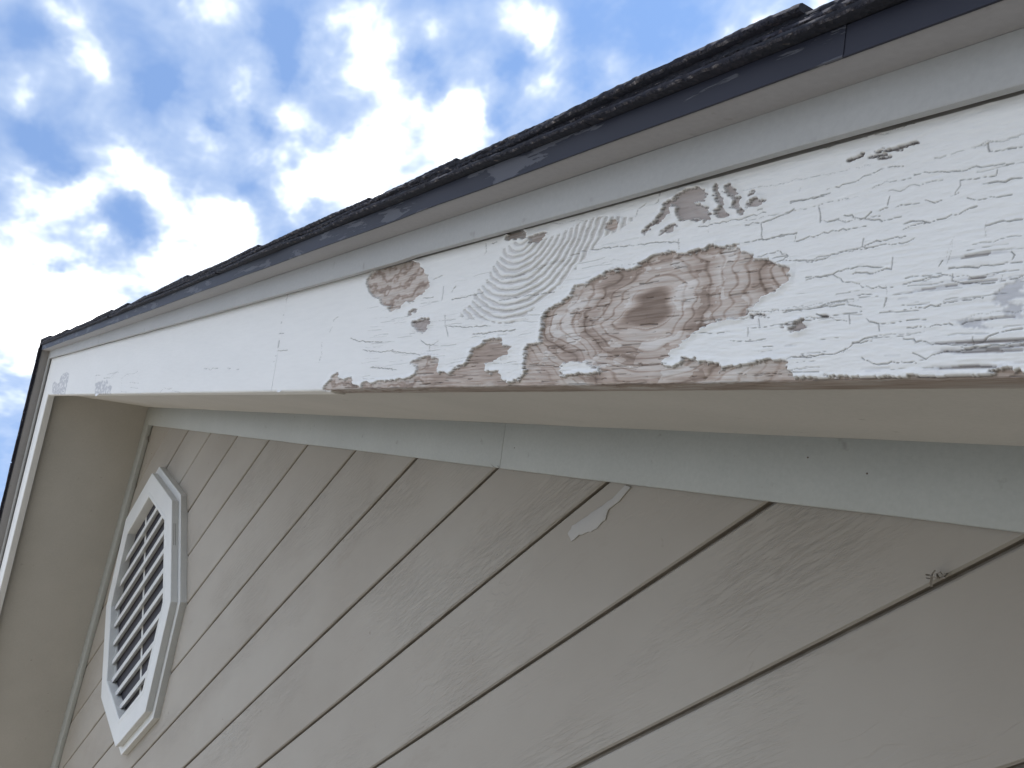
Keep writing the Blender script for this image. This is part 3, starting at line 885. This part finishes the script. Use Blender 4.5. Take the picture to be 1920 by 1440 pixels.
    rs = np.sin(phase * math.pi)
    ring_bare = (ringm > 0) & (rs > .25 + 1.1 * (fbm(SX / .02, HV / .006, 51, 3) - .5))
    if worn:
        bare[ring_bare & (bare < .5)] = .42
        kind_t[ring_bare & (kind_t == 0)] = .12
        hp = hp + np.where(ringm > 0, -.0004 + .0007 * (rs * -.5 + .5), 0)
    if worn:
        lines = make_cracks()
        crack = raster_lines(sv, hv, lines)
        r = np.random.default_rng(9)
        checks = []
        for i in range(620):                   # checks in the bare wood
            s = 3.55 + 1.05 * r.random(); h = .125 * r.random() ** 1.1
            ln = (.006 + .03 * r.random() ** 2) * (1.6 if s < 4.0 else 1)
            checks.append(([(s, h), (s + ln * .5, h + (r.random() - .5) * .001), (s + ln, h + (r.random() - .5) * .002)], .00022 + .0004 * r.random() ** 2, .45 + .55 * r.random(), False))
        ck = raster_lines(sv, hv, checks)
        crack = np.maximum(crack * np.where(bare > .5, .45, 1), ck * (bare > .9))
        crack[ringm > 0] *= .8
    m = np.clip(bare, 0, 1)
    ms = blur(m, 1)
    mb = blur(m, 4)
    mb2 = blur(m, 9)
    lift = np.clip(mb2 * 2.2, 0, 1) * (1 - ms) * .0020 * (.4 + fbm(SX / .012, HV / .006, 61, 2))
    lift += np.clip(blur(crack, 3) * 1.2, 0, 1) * (1 - ms) * .0006
    ht = (hp + lift) * (1 - ms) + (hw * (1 + .0)) * ms
    ht -= blur(primer, 1) * .0006
    ht -= np.clip(crack, 0, 1) * .0015
    ht -= blur(slot, 1) * .0012
    # fine paint texture: tiny crazing at the near end
    cz = fbm(SX / .012, HV / .0022, 71, 3)
    near = np.clip((SX - 3.6) / .5, 0, 1)
    ht += (cz - .5) * .0008 * near * (1 - ms)
    # ---- colour of paint and wood, with edge and slot shade painted in
    paint = np.array([.715, .705, .69]); prim = np.array([.47, .465, .48])
    pv = 1 + .05 * (fbm(SX * 4, HV * 18, 81, 3) - .5) + .06 * (cz - .5) * near
    col = paint[None, None] * pv[..., None]
    pm = blur(primer, 1)[..., None]
    pn = .85 + .3 * fbm(SX / .015, HV / .003, 83, 3)
    col = col * (1 - pm) + prim * pn[..., None] * pm
    stops_t = np.array([0, .3, .5, .7, 1.0])
    stops_c = np.array([[.60, .56, .53], [.48, .415, .37], [.38, .30, .252], [.27, .205, .165], [.17, .118, .088]])
    wc = np.stack([np.interp(tone, stops_t, stops_c[:, i]) for i in range(3)], -1)
    kt = np.where(kind_t == 0, .3, kind_t)
    # weathered grey wood where the sun has silvered it
    grey = np.array([.34, .30, .285])[None, None] * (.8 + .4 * fib)[..., None]
    gm = np.clip(1.0 - kt, 0, 1)[..., None]
    wc = wc * (1 - gm) + grey * gm
    wc = np.where((kt > 1.1)[..., None], wc * .70, wc)
    mm = ms[..., None]
    col = col * (1 - mm) + wc * mm
    col = col * (1 - .56 * np.clip(crack, 0, 1)[..., None])
    col = np.where((slot > 0)[..., None], col * .85, col)
    # shadow line of the broken paint film, put into the colour (top and far edges of each bare patch)
    rim = np.zeros_like(m); rim[:-1] = np.clip(m[:-1] - m[1:], 0, 1)
    rim_shade = np.roll(rim, -1, 0) * .5 + rim
    rim_shade += .5 * np.clip(np.roll(m, -1, 1) - m, 0, 1)
    col = col * (1 - .55 * np.clip(rim_shade, 0, 1) * (.5 + .8 * fbm(SX / .02, HV / .01, 91, 2)))[..., None]
    col = np.where((HV > .1800)[..., None], np.array([.16, .15, .14]), col)      # slot under the trim: its shade put into the colour
    # ---- positions
    r = R_ED
    y = np.empty_like(HV); h = np.empty_like(HV); ny = np.empty_like(HV); nh_ = np.empty_like(HV)
    a = HV > r; b = HV < -r; c = ~(a | b)
    y[a] = -D; h[a] = HV[a]; ny[a] = -1; nh_[a] = 0
    y[b] = -D - HV[b]; h[b] = 0; ny[b] = 0; nh_[b] = -1
    an = (r - HV[c]) / (2 * r) * math.pi / 2
    y[c] = -D + r - r * np.cos(an); h[c] = r - r * np.sin(an); ny[c] = -np.cos(an); nh_[c] = -np.sin(an)
    if worn:
        rag = np.clip((SX - 3.4) / .2, 0, 1) * np.exp(-(HV / .008) ** 2)
        ht = ht - rag * (.0025 * fbm(SX / .03, HV * 0, 95, 4) + .0012 * fbm(SX / .008, HV / .004, 96, 3))
    y = y + ny * ht; h = h + nh_ * ht
    s = SX if s0 > 0 else np.where(SX < .4, -h * TT + (SX + FT * TT) / (.4 + FT * TT) * (.4 + h * TT), SX)
    if s0 <= 0: s = np.maximum(s, -h * TT)
    X = side * (s * CT + h * ST); Z = -s * ST + h * CT
    P = np.stack([X, y, Z], -1).reshape(-1, 3) * K
    nfront = len(P)
    # back faces close the board
    idx = np.arange(nh * ns).reshape(nh, ns)
    q = np.stack([idx[:-1, :-1], idx[:-1, 1:], idx[1:, 1:], idx[1:, :-1]], -1).reshape(-1, 4)
    if side < 0: q = q[:, ::-1]
    # simple back sheet: bottom inner edge -> top inner edge
    extra = []; ef = []
    yb = -D + TF
    for i in (0, ns - 1):
        for hh in (0.0, FT):
            ss = max(float(sv[i]), -hh * TT)
            extra.append((side * (ss * CT + hh * ST) * K, yb * K, (-ss * ST + hh * CT) * K))
    e0 = nfront
    ef.append((e0, e0 + 1, e0 + 3, e0 + 2))
    # top cap and end caps (hidden behind the trim, close the solid)
    top = idx[-1]; 
    ef.append(tuple([int(top[0]), int(top[-1]), e0 + 3, e0 + 1]))
    for i, (lo, hi) in ((0, (e0, e0 + 1)), (ns - 1, (e0 + 2, e0 + 3))):
        ring = [int(v) for v in idx[::max(1, nh // 40), i]]
        if ring[-1] != int(idx[-1, i]): ring.append(int(idx[-1, i]))
        ef.append(tuple(ring + [hi, lo]))
    P = np.vstack([P, np.array(extra)])
    org = P.mean(0)
    me = bpy.data.meshes.new('fascia_board')
    nq = len(q); sizes = [len(f) for f in ef]
    loops = np.concatenate([q.reshape(-1), np.array([v for f in ef for v in f])]).astype(np.int32)
    starts = np.concatenate([np.arange(nq) * 4, nq * 4 + np.concatenate([[0], np.cumsum(sizes)[:-1]])]).astype(np.int32)
    me.vertices.add(len(P)); me.vertices.foreach_set('co', (P - org).astype(np.float32).reshape(-1))
    me.loops.add(len(loops)); me.loops.foreach_set('vertex_index', loops)
    me.polygons.add(len(starts)); me.polygons.foreach_set('loop_start', starts)
    me.update(calc_edges=True); me.validate()
    sm = np.zeros(len(me.polygons), bool); sm[:nq] = True
    me.polygons.foreach_set('use_smooth', sm)
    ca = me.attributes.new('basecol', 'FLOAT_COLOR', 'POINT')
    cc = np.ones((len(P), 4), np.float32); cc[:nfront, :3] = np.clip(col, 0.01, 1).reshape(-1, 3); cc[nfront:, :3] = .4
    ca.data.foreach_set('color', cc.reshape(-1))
    ba = me.attributes.new('bare', 'FLOAT', 'POINT')
    bb = np.zeros(len(P), np.float32); bb[:nfront] = ms.reshape(-1)
    ba.data.foreach_set('value', bb)
    me.materials.append(M_fascia)
    o = bpy.data.objects.new('fascia_board', me); link(o)
    o.parent = house; o.location = Vector(org) - wloc(house)
    if label: o['label'] = label
    return o

def hrows(dv, n_under):
    return np.concatenate([np.linspace(-TF, -R_ED * 1.3, n_under), np.linspace(-R_ED, R_ED, 9), np.arange(R_ED * 1.3, .195, dv), [.205, FT]])
JX = 3.256
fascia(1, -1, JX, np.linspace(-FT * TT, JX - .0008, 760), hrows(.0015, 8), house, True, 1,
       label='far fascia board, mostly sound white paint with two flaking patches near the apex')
# column spacing follows the width each millimetre takes in the photograph
def cols():
    tab_s = [3.25, 3.5, 4.08, 4.37, 4.5, 4.66]; tab_d = [.0034, .0023, .00105, .00062, .00048, .00042]
    out = [JX + .0008]
    while out[-1] < 4.66: out.append(out[-1] + float(np.interp(out[-1], tab_s, tab_d)))
    return np.concatenate([out, np.linspace(4.67, S_END, 180)])
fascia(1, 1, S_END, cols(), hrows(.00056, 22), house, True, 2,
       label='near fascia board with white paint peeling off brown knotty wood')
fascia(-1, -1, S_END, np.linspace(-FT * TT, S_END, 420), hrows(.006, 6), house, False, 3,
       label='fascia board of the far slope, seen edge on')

# ------------------------------------------------------------------ trim, overhang and drip edge
YT = -D - .015
for sd, segs in ((1, [(-.2, 1.30, 0), (1.3006, S_END, .0003)]), (-1, [(-.2, S_END, 0)])):
    for i, (a, b, dy) in enumerate(segs):
        # thin trim board furred off the fascia, so a dark slot stays open behind its lower edge
        n = int((b - a) / .05); sts = []
        for j in range(n + 1):
            s = a + (b - a) * j / n
            w = .0012 * n1(s * 5 + 3, 50 + sd) - (.0018 if 3.74 > s > 2.0 else 0); v = .0008 * n1(s * 4, 52 + sd)
            yo = YT + dy + v
            prof = [(.2166, yo), (.1815 + w, yo), (.1800 + w, yo + .0012), (.1800 + w, yo + .0085), (.1990, yo + .0088), (.1990, -D - .0015), (.2166, -D - .0015)]
            sts.append([(sd * (max(s, -h * TT) * CT + h * ST), y, -max(s, -h * TT) * ST + h * CT) for h, y in prof])
        V, F = sweep(sts)
        obj('rake_trim', V, F, M_trim, house, smooth=40)
for sd in (1, -1):
    rake_bar('overhang_board', sd, -.2, S_END + .01, .2172, .2385, -D - .0500, -D + .05, M_over, house, wob=.0006, seed=60 + sd)
YD = -D - .0515
for sd, segs in ((1, [(-.2, 1.62, .0002), (1.60, 2.60, 0), (2.585, 4.47, -.0006), (4.455, S_END + .01, 0)]), (-1, [(-.2, 2.3, 0), (2.28, S_END + .01, -.001)])):
    for i, (a, b, dy) in enumerate(segs):
        # thin folded metal: face with a small kicked-out hem at the bottom
        n = int((b - a) / .05); sts = []
        for j in range(n + 1):
            s = a + (b - a) * j / n
            w = .0008 * n1(s * 7, 71); v = .0010 * n1(s * 9, 72)
            yo = YD + dy + w
            prof = [(.2406, -D + .02), (.2406, yo), (.2210, yo), (.2172 + v * .6, yo - .0008), (.2165 + v * .6, yo + .0004), (.2195, yo + .0012), (.2392, yo + .0012), (.2392, -D + .02)]
            sts.append([(sd * (max(s, -h * TT) * CT + h * ST), y, -max(s, -h * TT) * ST + h * CT) for h, y in prof])
        V, F = sweep(sts)
        obj('drip_edge', V, F, M_drip, house, smooth=40)

# ------------------------------------------------------------------ roof
V = []; 
prof = []
for y in (-D + .055, DEPTH):
    for side, s in ((-1, S_END), (-1, -.2), (1, S_END)):
        V.append(rk(side, s, .2387, y))
    for side, s in ((-1, S_END), (-1, -.2), (1, S_END)):
        V.append(rk(side, s, .205, y) if s > 0 else rk(side, -.2, .205, y))
F = [(0, 1, 7, 6), (1, 2, 8, 7), (3, 9, 10, 4), (4, 10, 11, 5), (0, 3, 4, 1), (1, 4, 5, 2), (6, 7, 10, 9), (7, 8, 11, 10), (0, 6, 9, 3), (2, 5, 11, 8)]
deck = obj('roof', V, F, M_sheath, house)

EXPO_S = .245
TSH = .0052
def plate(side, sb, ln, y0, y1, t, hb, hh, seed, rag=.0013, n=None, dip=0.0, name='shingle'):
    n = n or max(8, int(ln / .006))
    sts = []
    for i in range(n + 1):
        u = i / n
        s = sb - ln * u
        hu = hb + (hh - hb) * min(1, u)
        wv = .0013 * n1(s * 6, seed) + .0006 * n1(s * 17, seed + 3)
        hu += wv + dip * (1 - u) ** 3
        r1 = rag * n1(s * 170, seed + 5); r2 = rag * n1(s * 220, seed + 6); r3 = rag * .6 * n1(s * 260, seed + 7); r4 = rag * .6 * n1(s * 190, seed + 8)
        yy = y0 + .004 * n1(s * 4, seed + 9)
        prof = [(hu + r3 * .5, yy + .0022 + r1), (hu + t * .28 + r3 * .5, yy + r1 * 1.3), (hu + t * .8 + r4 * .5, yy + r2 * .6), (hu + t + r4, yy + .002 + r2),
                (hu + t + .0004, yy + .012), (hu + t, y1), (hu, y1), (hu, yy + .014)]
        sts.append([rk(side, s, h, y) for h, y in prof])
    V, F = sweep(sts)
    o = obj(name, V, F, M_shingle, deck, smooth=60)
    me = o.data; me.materials.append(M_edge)
    # cut edge faces (front)
    npf = 8
    mi = np.zeros(len(me.polygons), np.int32)
    cnt = n * npf
    k = np.arange(cnt) % npf
    mi[:cnt] = ((k == 0) | (k == 2)).astype(np.int32)
    me.polygons.foreach_set('material_index', mi)
    return o

H0 = .2418
for sd in (1, -1):
    # starter strip pieces along the rake
    a = -.15; i = 0
    while a < S_END:
        b = min(a + .62, S_END + .02)
        plate(sd, b, b - a - .002, -D - .062, -D + .25, .0052, H0, H0, 300 + i * 7 + sd, n=int((b - a) / .007), name='starter_shingle')
        a = b; i += 1
    k = 0
    sb = S_END + .02
    while sb > -.05:
        near = (sd == 1)
        ln = min(.74, sb + .18)
        t = TSH * (.9 + .35 * rng.random())
        off = .006 * (rng.random() - .5)
        plate(sd, sb, ln, -D - .060 + off, -D + .20 + .25 * (k % 2), t, H0 + .0054 + TSH * 2.0, H0 + .0054, 500 + k * 11 + sd,
              n=int(ln / (.003 if near and sb > 2.5 else .006 if near else .02)), dip=.0022 * rng.random(), rag=.0012)
        sb -= EXPO_S * (.93 + .14 * rng.random()); k += 1
# the rest of the roof covering, never seen from below: joined
for sd in (1, -1):
    V = []; F = []
    sb = S_END + .02
    while sb > 0:
        y = -D + .46
        while y < DEPTH:
            w = .55
            for (s_, h_) in ((sb, H0 + .019), (sb, H0 + .028), (sb - .26, H0 + .018), (sb - .26, H0 + .008)):
                V.append(rk(sd, s_, h_, y)); V.append(rk(sd, s_, h_, min(y + w - .006, DEPTH)))
            b = len(V) - 8
            F += [(b, b + 1, b + 3, b + 2), (b + 2, b + 3, b + 5, b + 4), (b, b + 2, b + 4, b + 6), (b + 1, b + 7, b + 5, b + 3), (b + 4, b + 5, b + 7, b + 6), (b, b + 6, b + 7, b + 1)]
            y += w
        sb -= EXPO_S
    o = obj('shingle_field', V, F, M_shingle, deck); o['kind'] = 'stuff'
# ridge caps folded over the apex
y = -D - .060; i = 0
while y < DEPTH:
    sts = []
    L_ = .34
    for j in range(9):
        yy = y + L_ * j / 8
        hb = H0 + .0235 - .008 * (j / 8) ; w = .15
        r = .0015 * n1(j * 3.3, i)
        o_ = [(-1, w, hb), (-1, -.2, hb), (1, w, hb), (1, w, hb + .009 + r), (-1, -.2, hb + .010 + r), (-1, w, hb + .009)]
        sts.append([rk(a, s, h + r, yy) for a, s, h in o_])
    V, F = sweep(sts)
    obj('ridge_cap', V, F, M_shingle, deck, smooth=30)
    y += .25; i += 1
    if i > 8: break

# ------------------------------------------------------------------ octagonal vent
VX, VZ = -.009, -1.0556
vent = empty('gable_vent', (VX, 0, VZ), house)
vent['label'] = 'white octagonal louvered gable vent on the siding'
def octo(a, cut=None):
    b = a * .4142 if cut is None else cut
    return [(b, a), (a, b), (a, -b), (b, -a), (-b, -a), (-a, -b), (-a, b), (-b, a)]
def oct_ring(name, sections, mat, bev=0):
    """sections: (apothem, y) pairs round the closed cross-section"""
    V = []; F = []; n = len(sections)
    for i in range(8):
        for a, y in sections:
            x, z = octo(a)[i]; V.append((VX + x, y, VZ + z))
    for i in range(8):
        j = (i + 1) % 8
        for k in range(n):
            l = (k + 1) % n
            F.append((i * n + k, j * n + k, j * n + l, i * n + l))
    return obj(name, V, F, mat, vent, smooth=20)
A_O, A_I, A_B = .5485, .445, .580
YF, YB = -.0535, -.0262
oct_ring('base_frame', [(A_B, .004), (A_B, YB + .0015), (A_B - .0015, YB), (A_O - .02, YB), (A_O - .02, .004)], M_vent)
oct_ring('vent_frame', [(A_O, YB - .0006), (A_O, YF + .002), (A_O - .002, YF), (A_I + .022, YF), (A_I + .016, YF - .0022), (A_I + .004, YF - .0022), (A_I, YF + .001), (A_I, -.003), (A_O - .022, -.003), (A_O - .022, YB - .0006)], M_vent)
# insect screen inside, just clear of the siding
pts = octo(A_I - .001)
V = [(VX + x, -.0142, VZ + z) for x, z in pts] + [(VX + x, -.0130, VZ + z) for x, z in pts]
F = [tuple(range(8)), tuple(range(15, 7, -1))] + [(i, (i + 1) % 8, (i + 1) % 8 + 8, i + 8) for i in range(8)]
obj('insect_screen', V, F, M_screen, vent)
def half_w(z):
    z = abs(z); b = A_I * .4142
    return (A_I if z <= b else A_I - (z - b)) - .0005
NL = 9
pitch = .0905
for i in range(NL):
    z0 = .345 - i * pitch                     # nose of each slat
    prof = [(-.0335, z0), (-.0350, z0 + .003), (-.0350, z0 + .020), (-.0325, z0 + .023), (-.0162, z0 + .030), (-.0162, z0 + .006)]
    def wz(z): return half_w(z) 
    wmin = min(wz(z0), wz(z0 + .04))
    sts = [[(VX + t * min(wz(z), wz(z)), y, VZ + z) for y, z in prof] for t in (-1, -.3, .3, 1)]
    V, F = sweep(sts)
    obj('louver', V, F, M_ventwood, vent, smooth=40)
# centre stile behind the slats
box('stile', VX - .016, VX + .008, -.0160, -.0145, VZ - A_I + .001, VZ + A_I - .001, M_ventwood, vent)
# sill and side pocket strips that frame each dark opening
for t in (-1, 1):
    for seg in range(1):
        xa, xb = sorted((VX + t * (A_I - .0008), VX + t * (A_I - .014)))
        box('side_stop', xa, xb, -.0215, -.0146, VZ - A_I * .41, VZ + A_I * .41, M_ventwood, vent)
# two narrow weep slots on the near side of the frame
for yy in (-.0375, -.0445):
    box('weep_slot', VX + A_O - .002, VX + A_O + .0004, yy, yy + .0016, VZ + .02, VZ + .12, M_dark, vent)

# ------------------------------------------------------------------ small repairs, nails and loose chips
M_smear = plain('filler_smear', (.37, .352, .33), (.43, .412, .392), 12, .7, .0006)
sm = [(2.8332, -2.1483), (2.8506, -2.1415), (2.8786, -2.1435), (2.9195, -2.1465), (2.9682, -2.1484), (3.0043, -2.1454), (3.0137, -2.1531), (2.9802, -2.1611), (2.9489, -2.1623), (2.9353, -2.1733), (2.9068, -2.1767), (2.8853, -2.1729), (2.8602, -2.1651), (2.8361, -2.1653)]
c0 = np.mean(sm, 0)
V = []; F = []
r_ = random.Random(3)
out = []
for (x0, z0), (x1, z1) in zip(sm, sm[1:] + sm[:1]):
    for t in (0, .33, .66):
        out.append((x0 + (x1 - x0) * t + r_.uniform(-.0012, .0012), z0 + (z1 - z0) * t + r_.uniform(-.0012, .0012)))
n_ = len(out)
V = [(x, -.0030, z) for x, z in out] + [(c0[0] + (x - c0[0]) * .9, -.0036, c0[1] + (z - c0[1]) * .9) for x, z in out] + [(x, .001, z) for x, z in out]
F = [tuple(range(n_, 2 * n_))] + [(i, (i + 1) % n_, n_ + (i + 1) % n_, n_ + i) for i in range(n_)] + [(i, 2 * n_ + i, 2 * n_ + (i + 1) % n_, (i + 1) % n_) for i in range(n_)]
obj('filler_patch', V, F, M_smear, gable, smooth=40, label='pale smear of filler on the siding just under the frieze')
M_nail = plain('rusty_nail', (.07, .05, .04), (.14, .10, .08), 200, .7, .0002)
def nail(x, y, z, r, parent):
    V = [(x, y - .0008, z)]; F = []
    for k in range(8):
        a = k * math.pi / 4; V.append((x + r * math.cos(a), y - .0004, z + r * math.sin(a)))
    for k in range(8):
        a = k * math.pi / 4; V.append((x + r * math.cos(a), y + .002, z + r * math.sin(a)))
    for k in range(8):
        F.append((0, 1 + k, 1 + (k + 1) % 8)); F.append((1 + k, 9 + k, 9 + (k + 1) % 8, 1 + (k + 1) % 8))
    obj('nail', V, F, M_nail, parent)
for x, z in [(3.4254, -2.3685), (2.7683, -1.9279), (.8582, -.579), (1.7549, -1.1916), (3.3584, -2.3047)]: nail(x, -.0250, z, .0012, house)
rn = random.Random(12)
for k in range(34):                             # face nails in the siding courses
    z = G0 - (k % 12) * GW - .165; x = (rn.random() * 2 - 1) * min(3.4, (-.1 - z * CT) / ST - .05)
    if (x - VX) ** 2 + (z - VZ) ** 2 < .40: continue
    nail(x, .0002, z, .0022, gable)
M_chip = plain('paint_chip', (.62, .62, .62), (.74, .74, .735), 60, .7, .0004)
def chip(s, h, a, b, curl, seed):
    rr = random.Random(seed); V = []; n = 7
    for i in range(n):
        for j in range(3):
            t = i / (n - 1) * 2 - 1; q = j / 2
            hh = h - b * q * (1 - .6 * abs(t)) * (1 + .2 * rr.uniform(-1, 1))
            V.append(rk(1, s + a * t, hh, -D - .0016 - curl * q * q * (1 - .5 * abs(t))))
    m_ = len(V); V += [(x, y + .0007, z) for x, y, z in V]
    F = []
    for i in range(n - 1):
        for j in range(2):
            p = i * 3 + j; F.append((p, p + 3, p + 4, p + 1)); F.append((m_ + p, m_ + p + 1, m_ + p + 4, m_ + p + 3))
    for i in range(n - 1):
        p = i * 3 + 2; F.append((p, p + 3, m_ + p + 3, m_ + p)); p = i * 3; F.append((p, m_ + p, m_ + p + 3, p + 3))
    obj('paint_chip', V, F, M_chip, house, smooth=50)
for i, (s, h, a, b_, c_) in enumerate([(1.40, .001, .030, .011, .004), (3.30, .0015, .012, .005, .003), (2.13, .003, .018, .004, .002)]): chip(s, h, a, b_, c_, i)

# ------------------------------------------------------------------ cobwebs
def web(name, pts, r0, label, strands=9, seed=0, lump=1.0):
    rr = random.Random(seed); V = []; F = []
    def tube(a, b, r):
        a = Vector(a); b = Vector(b); d = (b - a).normalized()
        u = d.orthogonal().normalized(); v = d.cross(u)
        base = len(V)
        for p in (a, (a + b) / 2 + Vector((rr.uniform(-1, 1), rr.uniform(-1, 1), rr.uniform(-1, 1))) * r * 3, b):
            for k in range(3):
                an = k * 2.094; V.append(tuple(p + (u * math.cos(an) + v * math.sin(an)) * r))
        for i in range(2):
            for k in range(3):
                F.append((base + i * 3 + k, base + i * 3 + (k + 1) % 3, base + i * 3 + 3 + (k + 1) % 3, base + i * 3 + 3 + k))
    for a, b in zip(pts[:-1], pts[1:]): tube(a, b, r0)
    for i in range(strands):
        a = Vector(rr.choice(pts)); b = a + Vector((rr.uniform(-1, 1) * .02, rr.uniform(-.008, 0), rr.uniform(-1, 1) * .014)) * lump
        tube(a, b, r0 * rr.uniform(.3, .8))
    o = obj(name, V, F, M_web, smooth=60)
    o['label'] = label; o['category'] = 'cobweb'
    return o
web('cobweb', [(3.4255, -.004, -2.5197), (3.4345, -.010, -2.5110), (3.4400, -.008, -2.5105), (3.4466, -.006, -2.5165)], .0016,
    'tattered dark cobweb clinging above the lowest visible siding groove', 6, 3, .55)
web('cobweb', [(2.6700, -.020, -1.9080), (2.6900, -.024, -1.9260), (2.7100, -.024, -1.9390), (2.7500, -.020, -1.9640)], .0008,
    'thin cobweb strand under the joint of the frieze board', 6, 5, .6)
web('cobweb', [(-.062, -.010, -.085), (-.056, -.006, -.108), (-.050, -.008, -.130), (-.052, -.004, -.160)], .0030,
    'dark cobweb tuft in the peak where the two frieze boards meet', 6, 8, .7)
